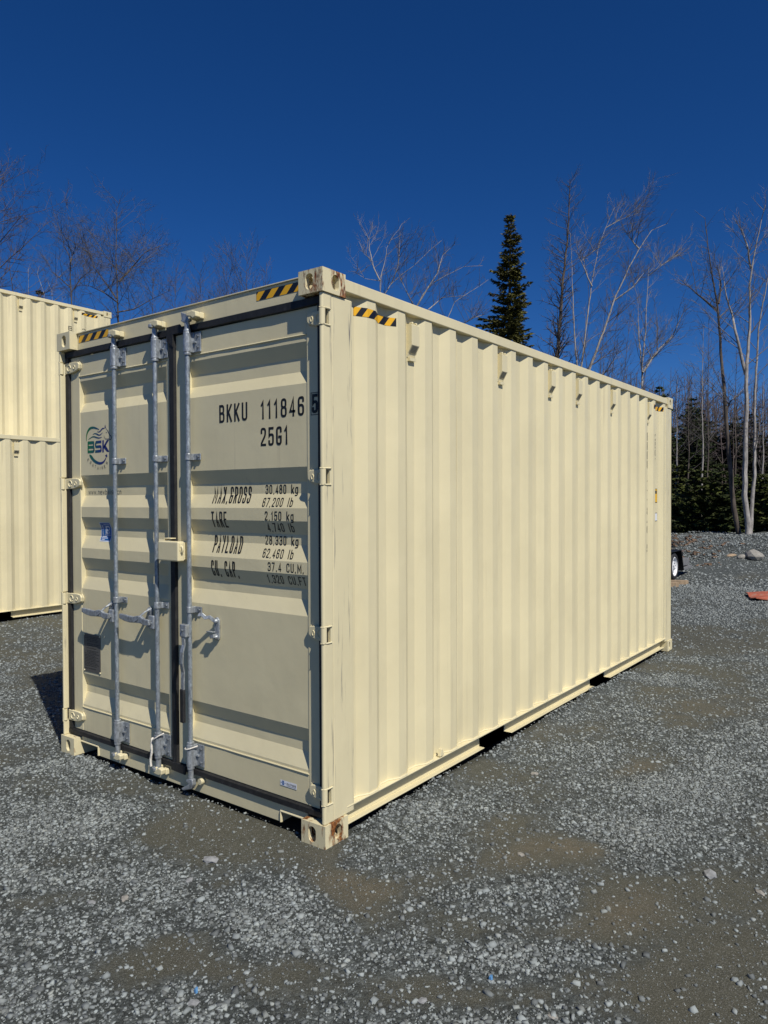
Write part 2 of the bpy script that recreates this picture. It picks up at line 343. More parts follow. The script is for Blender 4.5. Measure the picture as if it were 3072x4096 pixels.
# ------------------------------------------------------------------ stroke lettering
GL = {
 '0': [[(0,0),(1,0),(1,1),(0,1),'c']], 'O': [[(0,0),(1,0),(1,1),(0,1),'c']],
 '1': [[(.1,.80,0),(.62,1,0),(.62,0)]],
 '2': [[(0,.76),(0,1),(1,1),(1,.60),(0,.10),(0,0,0),(1,0)]],
 '3': [[(0,.78),(0,1),(1,1),(1,.53),(.35,.53)],[(.35,.53),(1,.53),(1,0),(0,0),(0,.22)]],
 '4': [[(.74,0),(.74,1,0),(0,.24,0),(1,.24)]],
 '5': [[(.95,1),(.06,1,0),(.02,.52,0),(.25,.61),(1,.61),(1,0),(0,0),(0,.20)]],
 '6': [[(0,0),(1,0),(1,.56),(0,.56),'c'],[(0,.3),(0,1),(1,1),(1,.80)]],
 '7': [[(0,1),(1,1,0),(.3,0)]],
 '8': [[(0,0),(1,0),(1,.53),(0,.53),'c'],[(.05,.53),(.95,.53),(.95,1),(.05,1),'c']],
 'A': [[(0,0),(.5,1,0),(1,0)],[(.18,.30),(.82,.30)]],
 'B': [[(0,0,0),(1,0),(1,.53),(0,.53,0),'c'],[(0,.53,0),(.94,.53),(.94,1),(0,1,0),'c']],
 'C': [[(1,.75),(1,1),(0,1),(0,0),(1,0),(1,.25)]], 'D': [[(0,0,0),(1,0),(1,1),(0,1,0),'c']],
 'E': [[(1,0),(0,0,0),(0,1,0),(1,1)],[(0,.52),(.85,.52)]], 'F': [[(0,0),(0,1,0),(1,1)],[(0,.52),(.85,.52)]],
 'G': [[(1,.77),(1,1),(0,1),(0,0),(1,0),(1,.44,0),(.55,.44)]], 'I': [[(.5,0),(.5,1)]],
 'K': [[(0,0),(0,1)],[(1,1),(0,.38)],[(.30,.55),(1,0)]], 'L': [[(0,1),(0,0,0),(1,0)]],
 'M': [[(0,0),(0,1,0),(.5,.25,0),(1,1,0),(1,0)]], 'N': [[(0,0),(0,1,0),(1,0,0),(1,1)]],
 'P': [[(0,0),(0,1,0),(1,1),(1,.46),(0,.46)]], 'R': [[(0,0),(0,1,0),(1,1),(1,.48),(0,.48)],[(.5,.48),(1,0)]],
 'S': [[(1,.76),(1,1),(0,1),(0,.53),(1,.53),(1,0),(0,0),(0,.24)]],
 'T': [[(0,1),(1,1)],[(.5,1),(.5,0)]], 'U': [[(0,1),(0,0),(1,0),(1,1)]], 'X': [[(0,0),(1,1)],[(0,1),(1,0)]], 'Y': [[(0,1),(.5,.48,0),(1,1)],[(.5,.48),(.5,0)]],
 '.': [[(.2,0),(.2,.03)]], ',': [[(.35,.05),(.1,-.14)]],
 'k': [[(0,0),(0,1)],[(1,.66),(0,.24)],[(.35,.38),(1,0)]], 'g': [[(0,0),(1,0),(1,.68),(0,.68),'c'],[(1,.68),(1,-.26),(0,-.26)]],
 'l': [[(.5,0),(.5,1)]], 'b': [[(0,1),(0,0,0),(1,0),(1,.68),(0,.68)]], 'w': [[(0,.68),(.25,0,0),(.5,.6,0),(.75,0,0),(1,.68)]],
 'n': [[(0,0),(0,.68,0),(1,.68),(1,0)]], 'e': [[(0,.36),(1,.36,0),(1,.68),(0,.68),(0,0),(1,0)]], 'a': [[(0,.68),(1,.68),(1,0,0),(0,0),(0,.4),(1,.4)]],
 'i': [[(.5,0),(.5,.68)],[(.5,.9),(.5,.98)]], 's': [[(1,.68),(0,.68),(0,.36),(1,.36),(1,0),(0,0)]], 'c': [[(1,.68),(0,.68),(0,0),(1,0)]], 'o': [[(0,0),(1,0),(1,.68),(0,.68),'c']],
}
WID = {'1': .75, '.': .42, ',': .42, 'l': .42, 'i': .42, 'I': .42, 'M': 1.3, 'w': 1.35, ' ': .95}
def fillet(pts, closed, r):
    n = len(pts); out = []
    for i, p in enumerate(pts):
        P = Vector(p[:2]); sharp = len(p) > 2
        if (not closed and i in (0, n-1)) or sharp: out.append(P); continue
        A = Vector(pts[i-1][:2]); B = Vector(pts[(i+1) % n][:2]); a = A-P; b = B-P; la, lb = a.length, b.length
        if la < 1e-9 or lb < 1e-9: continue
        q = min(r, la*.5, lb*.5); p1 = P+a/la*q; p2 = P+b/lb*q
        for k in range(5):
            w = k/4; out.append(p1*(1-w)**2 + P*2*w*(1-w) + p2*w*w)
    return out
def ribbon(bm, pts, t, closed, off, widths=None):
    n = len(pts); L = []; R = []
    for i in range(n):
        P = pts[i]; a = (P-pts[i-1]) if (i or closed) else (pts[1]-P); b = (pts[(i+1) % n]-P) if (i < n-1 or closed) else a
        a = a.normalized() if a.length > 1e-9 else b.normalized(); b = b.normalized() if b.length > 1e-9 else a
        na = Vector((-a.y, a.x)); nb = Vector((-b.y, b.x)); m = na+nb
        m = m.normalized() if m.length > 1e-6 else na
        k = 1/max(.45, m.dot(na)); h = (widths[i] if widths else t)*.5
        L.append(bm.verts.new((P.x+m.x*h*k, off, P.y+m.y*h*k))); R.append(bm.verts.new((P.x-m.x*h*k, off, P.y-m.y*h*k)))
    for i in range(n if closed else n-1):
        j = (i+1) % n
        try: bm.faces.new((L[i], R[i], R[j], L[j]))
        except ValueError: pass
def text_bm(bm, s, x0, z0, h, x1=None, tr=.135, cw=.40, gap=.16, xf=None):
    """condensed stroke letters from x0 (to x1 if given), baseline z0, height h"""
    adv = [(WID.get(c, 1)*cw) for c in s]; total = sum(adv)*h + gap*h*(len(s)-1); sx = 1 if x1 is None else (x1-x0)/total
    x = x0; tt = tr*h
    for c, a in zip(s, adv):
        w = a*h*sx
        for k, st in enumerate(GL.get(c, [])):
            closed = st[-1] == 'c'; P = st[:-1] if closed else st; ww = w-tt
            pts = [((x+tt/2+p[0]*ww), (z0+tt/2+p[1]*(h-tt)), *p[2:]) for p in P]
            q = fillet(pts, closed, min(.5*ww, .24*h))
            if not closed:                                       # square ends
                q[0] = q[0]+(q[0]-q[1]).normalized()*tt*.5 if c in '.' else q[0]
                e = (q[-1]-q[-2]).normalized()
                if c not in ',': q[0] = q[0]+(q[0]-q[1]).normalized()*tt*.48; q[-1] = q[-1]+e*tt*.48
            if xf: q = [xf(p) for p in q]
            ribbon(bm, q, tt, closed, -.00012*k)
        x += w + gap*h*sx
    return x
def words(s, x0, x1, h, cw=.40, gap=.16):                         # split a line at its blanks, keeping the spacing
    adv = [WID.get(c, 1)*cw for c in s]; total = sum(adv)*h + gap*h*(len(s)-1); k = (x1-x0)/total; out = []; x = x0; cur = ''; st = x0
    for c, a in zip(s, adv):
        if c == ' ':
            if cur: out.append((cur, st, x-gap*h*k))
            cur = ''
        else:
            if not cur: st = x
            cur += c
        x += (a+gap)*h*k
    out.append((cur, st, x-gap*h*k)); return out
def rect_bm(bm, x0, x1, z0, z1, off=0):
    bm.faces.new([bm.verts.new(p) for p in ((x0,off,z0),(x1,off,z0),(x1,off,z1),(x0,off,z1))])
def poly_bm(bm, pts, off=0): bm.faces.new([bm.verts.new((p[0], off, p[1])) for p in pts])

# door sheet: horizontal pressings; (height, depth)
DY = .050
DPROF = [(2.594,0),(2.56,0),(2.485,.03),(2.414,.03),(2.347,0),(1.919,0),(1.843,.03),(1.782,.03),(1.704,0),(1.636,0),(1.565,.03),(1.509,.03),(1.424,0),
         (1.359,0),(1.283,.03),(1.228,.03),(1.146,0),(.565,0),(.488,.03),(.433,.03),(.350,0),(.33,0)]
def ddepth(z):
    if z >= DPROF[0][0] or z <= DPROF[-1][0]: return 0.0
    for (a, da), (b, db) in zip(DPROF, DPROF[1:]):
        if b <= z <= a: return da+(db-da)*(a-z)/(a-b)
    return 0.0
PANEL_Y = DY+.003
def decal_door(name, bm, mat, parent, lift=.0012, flat=False):
    if not flat:
        for z, _ in DPROF:
            bmesh.ops.bisect_plane(bm, geom=bm.verts[:]+bm.edges[:]+bm.faces[:], plane_co=(0,0,z), plane_no=(0,0,1))
    for v_ in bm.verts: v_.co.y = (DY if flat else PANEL_Y + ddepth(v_.co.z)) - lift + v_.co.y
    bmesh.ops.recalc_face_normals(bm, faces=bm.faces[:])
    me = bpy.data.meshes.new(name); bm.to_mesh(me); bm.free(); return finish(name, me, mat, parent)
# side sheet: vertical corrugation
LEN, WID_, HGT = 6.058, 2.438, 2.896
XO, XI = -.012, -.048
SPROF = [(.236, XI), (.303, XI)]
for k in range(19):
    y = .371+.2785*k
    SPROF += [(y-.068, XI), (y, XO), (y+.072, XO), (y+.140, XI)]
SPROF += [(5.70, XI), (5.756, XO), (5.83, XO)]
SPROF = [p for i, p in enumerate(SPROF) if i == 0 or p[0]-SPROF[i-1][0] > 1e-4]
def sdepth(y):
    for (a, da), (b, db) in zip(SPROF, SPROF[1:]):
        if a <= y <= b: return da+(db-da)*(y-a)/(b-a)
    return XI
def decal_side(name, bm, mat, parent, lift=.0012):                # drawn in (x=along y, z)
    for y, _ in SPROF:
        bmesh.ops.bisect_plane(bm, geom=bm.verts[:]+bm.edges[:]+bm.faces[:], plane_co=(y,0,0), plane_no=(1,0,0))
    for v_ in bm.verts:
        y, o_, z = v_.co; v_.co = (sdepth(y)+lift-o_, y, z)
    bmesh.ops.recalc_face_normals(bm, faces=bm.faces[:])
    me = bpy.data.meshes.new(name); bm.to_mesh(me); bm.free(); return finish(name, me, mat, parent)

# ------------------------------------------------------------------ container shell, shared by all containers
def stadium(w, h, n=8):
    r = min(w, h)/2; P = []
    for k in range(4*n):
        a = 2*math.pi*(k+.5)/(4*n); P.append((math.cos(a)*r + math.copysign(max(0, w/2-r), math.cos(a)), math.sin(a)*r + math.copysign(max(0, h/2-r), math.sin(a))))
    return P
def holed(mb, O, U, Vv, w, h, hw, hh, cx=None, cy=None):          # rectangle w x h at O along U, V with a stadium hole
    cx = w/2 if cx is None else cx; cy = h/2 if cy is None else cy; S = stadium(hw, hh); n = len(S); q = n//4
    O, U, Vv = Vector(O), Vector(U), Vector(Vv); cor = [(w,h),(0,h),(0,0),(w,0)]; fs = []
    P = [O+U*(cx+p[0])+Vv*(cy+p[1]) for p in S] + [O+U*c[0]+Vv*c[1] for c in cor]
    for k in range(4):
        for i in range(k*q, k*q+q-1): fs.append((n+k, i, i+1))
        fs.append((n+k, k*q+q-1, (k*q+q) % n, n+(k+1) % 4))
    mb.add(P, fs)
def casting(parent, cx, cy, top, mat, sx, sy):
    """corner casting with its outer corner at (cx, cy); sx, sy point inward"""
    w, d, h = .162, .178, .118; z0 = HGT-h if top else 0
    mb = MB(); X = Vector((sx,0,0)); Y = Vector((0,sy,0)); Z = Vector((0,0,1)); O = Vector((cx, cy, z0))
    holed(mb, O, X, Z, w, h, .052, .080, cx=.089)                 # end face
    holed(mb, O, Y, Z, d, h, .052, .080, cx=.100)                 # side face
    holed(mb, O+Z*(h if top else 0), X, Y, w, d, .064, .120)
    q = lambda a, b, c, e: mb.add([a, b, c, e], [(0,1,2,3)])
    q(O+X*w, O+X*w+Y*d, O+X*w+Y*d+Z*h, O+X*w+Z*h); q(O+Y*d, O+Y*d+X*w, O+Y*d+X*w+Z*h, O+Y*d+Z*h)
    q(*( [O, O+X*w, O+X*w+Y*d, O+Y*d] if top else [O+Z*h, O+X*w+Z*h, O+X*w+Y*d+Z*h, O+Y*d+Z*h]))
    me = bpy.data.meshes.new('corner_casting'); me.from_pydata(mb.v, [], mb.f)
    bm = bmesh.new(); bm.from_mesh(me); bmesh.ops.remove_doubles(bm, verts=bm.verts[:], dist=1e-5); bmesh.ops.recalc_face_normals(bm, faces=bm.faces[:])
    bm.to_mesh(me); bm.free()
    o = finish('corner_casting', me, mat, parent)
    so2 = o.modifiers.new('wall', 'SOLIDIFY'); so2.thickness = .028; so2.offset = -1; so2.use_even_offset = True
    b = o.modifiers.new('bevel', 'BEVEL'); b.width = .009; b.segments = 3; b.limit_method = 'ANGLE'; b.angle_limit = math.radians(50)
    return o
def side_sheet(parent, mirror=False, weld=True):
    z0, z1 = .158, 2.815; mb = MB(); n = len(SPROF); X = (lambda x: -WID_-x) if mirror else (lambda x: x)
    # sheet bends are slightly irregular in depth, as pressed steel is
    zs = [z0, .9, 1.6, 2.3, z1]; rr = random.Random(3)
    vs = []
    for j, z in enumerate(zs):
        for (y, x) in SPROF: vs.append((X(x+rr.uniform(-.0008, .0008)), y+rr.uniform(-.0006, .0006), z))
    fs = []
    for j in range(len(zs)-1):
        for i in range(n-1): fs.append((j*n+i, j*n+i+1, (j+1)*n+i+1, (j+1)*n+i))
    mb.add(vs, fs); o = mb.build('side_panel', M['paint'], parent)
    if weld:
        w = MB(); pts = []
        for i, (y, x) in enumerate(SPROF): pts.append((X(x+.003), y, z0+.002))
        w.tube(pts, .0055, 5); w.build('weld_bead', M['paint'], o, smooth=True)
        for y in (1.335, 2.449, 3.563, 4.677):
            w = MB(); w.tube([(X(sdepth(y)+.0005), y+.0012*math.sin(z_*7), z_) for z_ in [z0+(z1-z0)*k/14 for k in range(15)]], .0034, 5); w.build('weld_seam', M['paint'], o, smooth=True)
    return o
POCK = [(1.682, 2.05), (3.715, 4.077)]
def bottom_rail(parent, mirror=False):
    X = (lambda x: -WID_-x) if mirror else (lambda x: x)
    ys = [.178, POCK[0][0], POCK[0][1], POCK[1][0], POCK[1][1], LEN-.178]; mb = MB()
    b = lambda x0, x1, y0, y1, z0, z1: mb.box(*sorted((X(x0), X(x1))), y0, y1, z0, z1)
    b(-.112, -.004, .178, LEN-.178, .149, .157)
    for a, c in ((ys[0], ys[1]), (ys[2], ys[3]), (ys[4], ys[5])):
        b(-.080, -.074, a, c, .047, .149); b(-.115, -.034, a, c, .040, .047)
    o = mb.build('bottom_rail', M['paint'], parent, bevel=.002)
    for a, c in POCK:
        p = MB(); x0, x1 = (-WID_+.014, -.014)
        p.box(x0, x1, a, c, .050, .056); p.build('pocket_plate', M['wood_floor'], o)
        x0, x1 = -WID_+.082, -.082; p = MB(); p.box(x0, x1, a-.006, a, .0565, .1485); p.box(x0, x1, c, c+.006, .0565, .1485); p.box(x0+.05, x1-.05, a-.006, c+.006, .1475, .1480); p.build('pocket_lining', M['inside'], o)
    return o
def vent(parent, y, mirror=False):
    mb = MB(); yc = y+.035; x0 = XI
    prof = [(2.575, x0+.004), (2.60, x0+.012), (2.645, x0+.040), (2.762, x0+.040), (2.766, x0+.034), (2.766, x0), (2.575, x0)]
    mb.prism([(x, z) for z, x in prof], 1, yc-.040, yc+.040)
    o = mb.build('vent', M['paint'], parent, bevel=.002)
    for k in range(6):
        z = 2.604+k*.007; x = x0+.012+(.028)*(z-2.60)/.045; s = MB()
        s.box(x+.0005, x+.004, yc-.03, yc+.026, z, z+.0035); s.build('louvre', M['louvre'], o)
    s = MB(); s.box(x0, x0+.02, yc-.030, yc+.030, 2.556, 2.5748); s.build('vent_tab', M['paint'], o); s = MB(); s.tube([(x0, yc-.02, 2.772), (x0+.03, yc-.02, 2.775), (x0+.034, yc-.02, 2.768)], .006, 6); s.build('vent_clip', M['paint'], o); s = MB(); s.tube([(x0, yc+.02, 2.772), (x0+.03, yc+.02, 2.775), (x0+.034, yc+.02, 2.768)], .006, 6)
    s.build('vent_clip', M['paint'], o)
    return o
VK = [1, 5, 8, 10, 13, 17]
def shell(root, cast=('c',)*8, front_detail=False):
    k = 0
    for top in (0, 1):
        for cx, sx in ((.004, -1), (-WID_-.004, 1)):
            for cy, sy in ((-.006, 1), (LEN+.006, -1)):
                casting(root, cx, cy, top, M['cast_'+cast[k]], sx, sy); k += 1
    p1 = side_sheet(root); side_sheet(root, True, False)
    for mir in (False, True):
        X = (lambda x: -WID_-x) if mir else (lambda x: x)
        mb = MB(); mb.box(*sorted((X(-.064), X(-.004))), .172, LEN-.172, 2.8155, 2.878); mb.build('top_rail', M['paint'], root, bevel=.004)
        bottom_rail(root, mir)
        for y0, y1 in ((.0745, .236),) + ((LEN-.236, LEN-.01),):      # side of the posts
            mb = MB(); mb.box(*sorted((X(-.10), X(-.006))), y0, y1, .1185, HGT-.1185); mb.build('corner_post', M['paint_post'], root, bevel=.006)
    mb = MB(); n = 44
    P = [(-.05-(WID_-.1)*0, y) for y in ()]; vs = []; fs = []
    for i in range(n+1):
        y = .15+(LEN-.3)*i/n; z = 2.866 if (i//2) % 2 else 2.848
        vs += [(-.06, y, z), (-WID_+.06, y, z)]
    fs = [(2*i, 2*i+1, 2*i+3, 2*i+2) for i in range(n)]; mb.add(vs, fs); mb.build('roof', M['paint'], root)
    mb = MB(); mb.box(-WID_+.10, -.10, LEN-.06, LEN-.02, .12, HGT-.05); mb.build('end_wall', M['paint'], root)
    mb = MB(); mb.box(-WID_+.09, -.09, .2, LEN-.2, .13, .148); mb.build('floor', M['inside'], root)
    for q in VK: vent(root, .371+.2785*q+.14)
    return p1
def vtext(root, panel, name, s, y0, w, ztop, h, gap, mat):
    z = ztop
    for wd in s.split(' '):
        bm = bmesh.new()
        for c in wd: text_bm(bm, c, y0, z-h, h, y0+w*(.8 if c == '1' else 1), .15); z -= h+gap
        decal_side(name, bm, mat, panel); z -= h+gap
def haz_side(panel, y0, y1, z0, z1):
    bm = bmesh.new(); rect_bm(bm, y0, y1, z0, z1); return decal_side('hazard_tape', bm, M['hazard'], panel, .0018)

# ================================================================== the main container
C1 = empty('shipping_container', (0,0,0), 'cream shipping container with doors closed in the foreground, marked BKKU 111846 5', 'container')
panel = shell(C1, ('a','c','c','c','b','c','c','c'))
haz_side(panel, .296, .640, 2.722, 2.769); haz_side(panel, 5.40, 5.755, 2.722, 2.769)
vtext(C1, panel, 'serial_lettering', 'BKKU 111846 5', 5.164, .085, 2.445, .085, .0135, M['ink'])
vtext(C1, panel, 'type_lettering', '25G1', 5.440, .085, 2.449, .072, .012, M['ink'])
bm = bmesh.new(); rect_bm(bm, 5.535, 5.645, 1.70, 1.856); st = decal_side('warning_sticker', bm, M['ink'], panel)
bm = bmesh.new(); rect_bm(bm, 5.540, 5.640, 1.707, 1.849); decal_side('yellow_print', bm, M['yellow_st'], st, .0022)
bm = bmesh.new(); rect_bm(bm, 5.55, 5.625, 1.80, 1.835); decal_side('black_print', bm, M['ink'], st, .003)
bm = bmesh.new(); rect_bm(bm, 5.535, 5.645, 1.495, 1.589); st = decal_side('white_sticker', bm, M['ink'], panel)
bm = bmesh.new(); rect_bm(bm, 5.540, 5.638, 1.502, 1.582); decal_side('white_print', bm, M['white'], st, .0022)
for z_, y_ in ((.195, 1.087),):
    mb = MB(); mb.prism([(y_-.022, z_-.03), (y_+.022, z_-.03), (y_+.006, z_+.012), (y_-.006, z_+.012)], 0, -.020, .002); mb.build('lashing_lug', M['paint'], C1, bevel=.002)

# --- door end frame
mb = MB(); mb.box(-WID_+.166, -.166, DY, .15, 2.774, 2.8838)
header = mb.build('door_header', M['paint'], C1, bevel=.003)
mb = MB(); mb.box(-WID_+.160, -.160, DY-.008, .16, 2.8842, 2.8915); mb.build('header_flange', M['paint'], header, bevel=.002)
for x0, x1 in ((-2.258, -1.909), (-.519, -.170)):
    bm = bmesh.new(); rect_bm(bm, x0, x1, 2.822, 2.869); decal_door('hazard_tape', bm, M['hazard'], header, .0016, True)
mb = MB(); pz = .092
mb.prism([(-2.272, .129), (-2.272, pz), (-2.068, pz), (-2.068, .030), (-.356, .030), (-.356, pz), (-.166, pz), (-.166, .129)], 1, DY, .13)
sill = mb.build('door_sill', M['paint'], C1, bevel=.003)
for xa, xb, s_ in ((-2.068, -2.272, 1), (-.356, -.166, -1)):
    mb = MB(); mb.tube([(xa, DY-.002, .033), (xa, DY-.002, pz), (xb, DY-.002, pz+.001)], .0075, 6); mb.build('pocket_lip', M['paint'], sill, smooth=True)
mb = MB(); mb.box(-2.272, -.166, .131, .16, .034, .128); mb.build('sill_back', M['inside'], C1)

HZ = [(2.617, 2.700), (1.823, 1.905), (1.030, 1.112), (.216, .298)]
def jpost(mir):
    X = (lambda x: -WID_-x) if mir else (lambda x: x); mb = MB(); z = .1185
    for a, b in [(a, b) for a, b in HZ[::-1]] + [(HGT-.1185, None)]:
        poly = [(-.026, .0), (-.010, .0), (-.0045, .010), (-.0045, .0742), (-.026, .0742)]
        mb.prism([(X(p[0]), p[1]) for p in poly], 2, z, a); z = b
    o = mb.build('hinge_post', M['paint_post'], C1, bevel=.007, seg=3)
    mb = MB(); mb.box(*sorted((X(-.024), X(-.0065))), .054, .074, .12, HGT-.12); mb.build('post_back', M['paint'], o)
    for a, b in HZ:
        for zz in (a, b):
            w = MB(); w.tube([(X(-.022), -.001, zz), (X(-.008), .002, zz), (X(-.003), .03, zz), (X(-.003), .060, zz)], .005, 5); w.build('weld_bead', M['paint'], o, smooth=True)
jpost(False); jpost(True)

# --- gaskets
def gasket(name, x0, x1, z0, z1, wob=0):
    mb = MB(); n = 14; rr = random.Random(hash(name) % 97 + 5); hor = (x1-x0) > (z1-z0); vs = []; fs = []
    for i in range(n+1):
        f = i/n; w = rr.uniform(-wob, wob); p = rr.uniform(0, wob)
        if hor:
            x = x0+(x1-x0)*f; vs += [(x, .056, z0+w), (x, .034-p, z0+.004+w), (x, .034-p, z1-.004), (x, .056, z1)]
        else:
            z = z0+(z1-z0)*f; vs += [(x0+w, .056, z), (x0+.004+w, .034-p, z), (x1-.004, .034-p, z), (x1, .056, z)]
    for i in range(n):
        for k in range(3): fs.append((4*i+k, 4*i+4+k, 4*i+5+k, 4*i+1+k))
    fs += [(0,1,2,3), (4*n+3, 4*n+2, 4*n+1, 4*n)]
    mb.add(vs, fs); me = bpy.data.meshes.new(name); me.from_pydata(mb.v, [], mb.f)
    bm = bmesh.new(); bm.from_mesh(me); bmesh.ops.recalc_face_normals(bm, faces=bm.faces[:]); bm.to_mesh(me); bm.free()
    return finish(name, me, M['rubber'], C1)
gasket('door_gasket', -2.409, -.029, 2.731, 2.773, .004)
gasket('door_gasket', -2.409, -.029, .130, .166, .001)
gasket('door_gasket', -2.409, -2.3645, .1661, 2.7309, .0)
gasket('door_gasket', -.0705, -.029, .1661, 2.7309, .0)
cg = gasket('door_gasket', -1.262, -1.213, .1661, 2.7309, .001)
mb = MB(); mb.prism([(-1.275, 2.70), (-1.215, 2.66), (-1.213, 2.733), (-1.10, 2.733), (-1.15, 2.786), (-1.275, 2.784)], 1, .028, .036); mb.build('gasket_flap', M['rubber'], cg, bevel=.002)
mb = MB(); mb.prism([(-1.262, .12), (-1.13, .115), (-1.125, .166), (-1.20, .172), (-1.262, .168)], 1, .026, .034); mb.build('gasket_flap', M['rubber'], cg, bevel=.002)

# --- doors
def door(x0, x1, sl, sr, label):
    mb = MB(); z0, z1 = .168, 2.729
    mb.box(x0, x0+sl, DY, DY+.06, z0, z1); mb.box(x1-sr, x1, DY, DY+.06, z0, z1)
    mb.box(x0+sl, x1-sr, DY+.0012, DY+.06, 2.594, z1); mb.box(x0+sl, x1-sr, DY+.0012, DY+.06, z0, .33)
    d = mb.build('door', M['paint'], C1, bevel=.003); d['label'] = label
    px0, px1 = x0+sl-.002, x1-sr+.002; p = MB(); nx_ = 6; vs = []; fs = []; rr = random.Random(int(-x0*100)); m = len(DPROF)
    for i in range(nx_+1):
        x = px0+(px1-px0)*i/nx_
        for z, dd in DPROF: vs.append((x, PANEL_Y+dd+(rr.uniform(-.0006, .0006) if 0 < i < nx_ else 0), z))
    for i in range(nx_):
        for k in range(m-1): fs.append((i*m+k, i*m+k+1, (i+1)*m+k+1, (i+1)*m+k))
    p.add(vs, fs); po = p.build('door_panel', M['paint'], d)
    for z in (2.594, .331):
        w = MB(); w.tube([(px0+(px1-px0)*i/12, DY+.0005+random.Random(i+int(z*9)).uniform(-.001, .001), z) for i in range(13)], .0045, 6); w.build('weld_bead', M['paint'], d, smooth=True)
    return d, po
dl, dpl = door(-2.364, -1.262, .107, .043, 'left door with two locking bars and the round logo')
dr, dpr = door(-1.213, -.0706, .105, .0854, 'right door with the painted weight markings')

# --- hinges
def hinge(d, X, z0, z1, kk=1.0):
    zc = (z0+z1)/2; h = (z1-z0)/2-.003
    mb = MB(); mb.tube([(X(-.017), .013, zc-h), (X(-.017), .013, zc+h)], .0165, 14)
    hb = mb.build('hinge', M['paint'], d, smooth=True)
    mb = MB(); P = [(-.030, zc-h+.001), (-.120, zc-h+.003), (-.180, zc-h+.016), (-.200, zc-h+.026), (-.204, zc+h-.022), (-.190, zc+h-.006), (-.150, zc+h-.001), (-.030, zc+h-.002)]
    P = [(p[0]*kk if p[0] < -.1 else p[0], p[1]) for p in P]
    mb.prism([(X(p[0]), p[1]) for p in P], 1, .030, .048); mb.build('hinge_blade', M['paint'], hb, bevel=.005, seg=3)
    mb = MB(); ring = [(X(-.085*kk)+.021*kk*math.cos(k*.5236*.96), .029, zc+.021*math.sin(k*.5236*.96)) for k in range(12)]; mb.tube(ring, .0035, 5); mb.build('embossing', M['paint'], hb, smooth=True); mb = MB()
    ring = [(X(-.150*kk)+.011*kk*math.cos(k*.785), .029, zc+.013*math.sin(k*.785)) for k in range(9)]; mb.tube(ring, .0028, 5); mb.build('embossing', M['paint'], hb, smooth=True)
    mb = MB(); mb.tube([(X(-.188*kk), .047, zc-h+.018), (X(-.206*kk), .047, zc-h+.03), (X(-.209*kk), .047, zc+h-.026), (X(-.190*kk), .047, zc+h-.002)], .005, 6); mb.build('weld_bead', M['paint'], hb, smooth=True)
for a, b in HZ: hinge(dr, lambda x: x, a, b, .68)
for a, b in HZ: hinge(dl, lambda x: -WID_-x, a, b)

# --- lettering on the doors
for s_, x0, x1, z0, h in (('BKKU', -.831, -.600, 2.185, .101), ('111846', -.497, -.177, 2.182, .100), ('25G1', -.497, -.290, 2.038, .099)):
    bm = bmesh.new(); text_bm(bm, s_, x0, z0, h, x1, .128); decal_door('serial_lettering', bm, M['ink'], dr)
bm = bmesh.new(); bx = (-.128, -.071, 2.178, 2.293); tt = .0035
for r_ in ((bx[0], bx[1], bx[2], bx[2]+tt), (bx[0], bx[1], bx[3]-tt, bx[3]), (bx[0], bx[0]+tt, bx[2]+tt, bx[3]-tt), (bx[1]-tt, bx[1], bx[2]+tt, bx[3]-tt)): rect_bm(bm, *r_)
text_bm(bm, '5', -.121, 2.187, .098, -.080, .16); decal_door('check_digit', bm, M['ink'], dr, .0012, True)
ROWS = [('MAX.GROSS', -.912, -.600, 1.729, .095), ('TARE', -.908, -.776, 1.592, .091), ('PAYLOAD', -.912, -.672, 1.448, .098), ('CU. CAP.', -.911, -.690, 1.312, .092),
 ('30,480 kg', -.492, -.250, 1.780, .050), ('67,200 lb', -.496, -.270, 1.711, .049), ('2,150 kg', -.469, -.256, 1.638, .049), ('4,740 lb', -.466, -.268, 1.577, .047),
 ('28,330 kg', -.496, -.250, 1.505, .050), ('62,460 lb', -.497, -.270, 1.436, .049), ('37.4 CU.M.', -.449, -.184, 1.366, .048), ('1,320 CU.FT.', -.467, -.166, 1.300, .046)]
for s_, x0, x1, z0, h in ROWS:
    for w_, a_, b_ in words(s_, x0, x1, h):
        bm = bmesh.new(); text_bm(bm, w_, a_, z0, h, b_, .102 if h > .06 else .122); decal_door('weight_lettering', bm, M['ink'], dr)
bm = bmesh.new(); text_bm(bm, 'www.newbaisc.cn', -2.212, 1.789, .034, -1.832, .12); decal_door('web_lettering', bm, M['ink_fade'], dl)
# round logo
def LZ(x, y): p = onplane(330+x/10.536, 1680+y/10.533, 1, PANEL_Y); return Vector((p.x, p.z))
def spline(P, n=8):
    P = [Vector(p) for p in P]; out = []
    for i in range(len(P)-1):
        a, b, c, d_ = P[max(i-1, 0)], P[i], P[i+1], P[min(i+2, len(P)-1)]
        for k in range(n):
            q = k/n; out.append(.5*((2*b)+(c-a)*q+(2*a-5*b+4*c-d_)*q*q+(3*b-a-3*c+d_)*q**3))
    out.append(P[-1]); return out
def taper(bm, P, w, off=0, a=.05, b=.05, pk=.5):
    q = [LZ(*p) for p in spline(P)]; n = len(q)
    W = []
    for i in range(n):
        f = i/(n-1); W.append(w*max(min(f/max(pk, 1e-6), (1-f)/max(1-pk, 1e-6)), 0)**.6 + .0008)
    ribbon(bm, q, 0, False, off, W)
bm = bmesh.new()
taper(bm, [(178,900),(170,740),(195,580),(245,450),(330,350),(450,315),(560,340),(640,370),(710,402)], .0155, pk=.45)
taper(bm, [(300,1465),(380,1560),(470,1680),(590,1775),(730,1822),(850,1795),(930,1720),(985,1620),(1000,1580)], .0215, pk=.12)
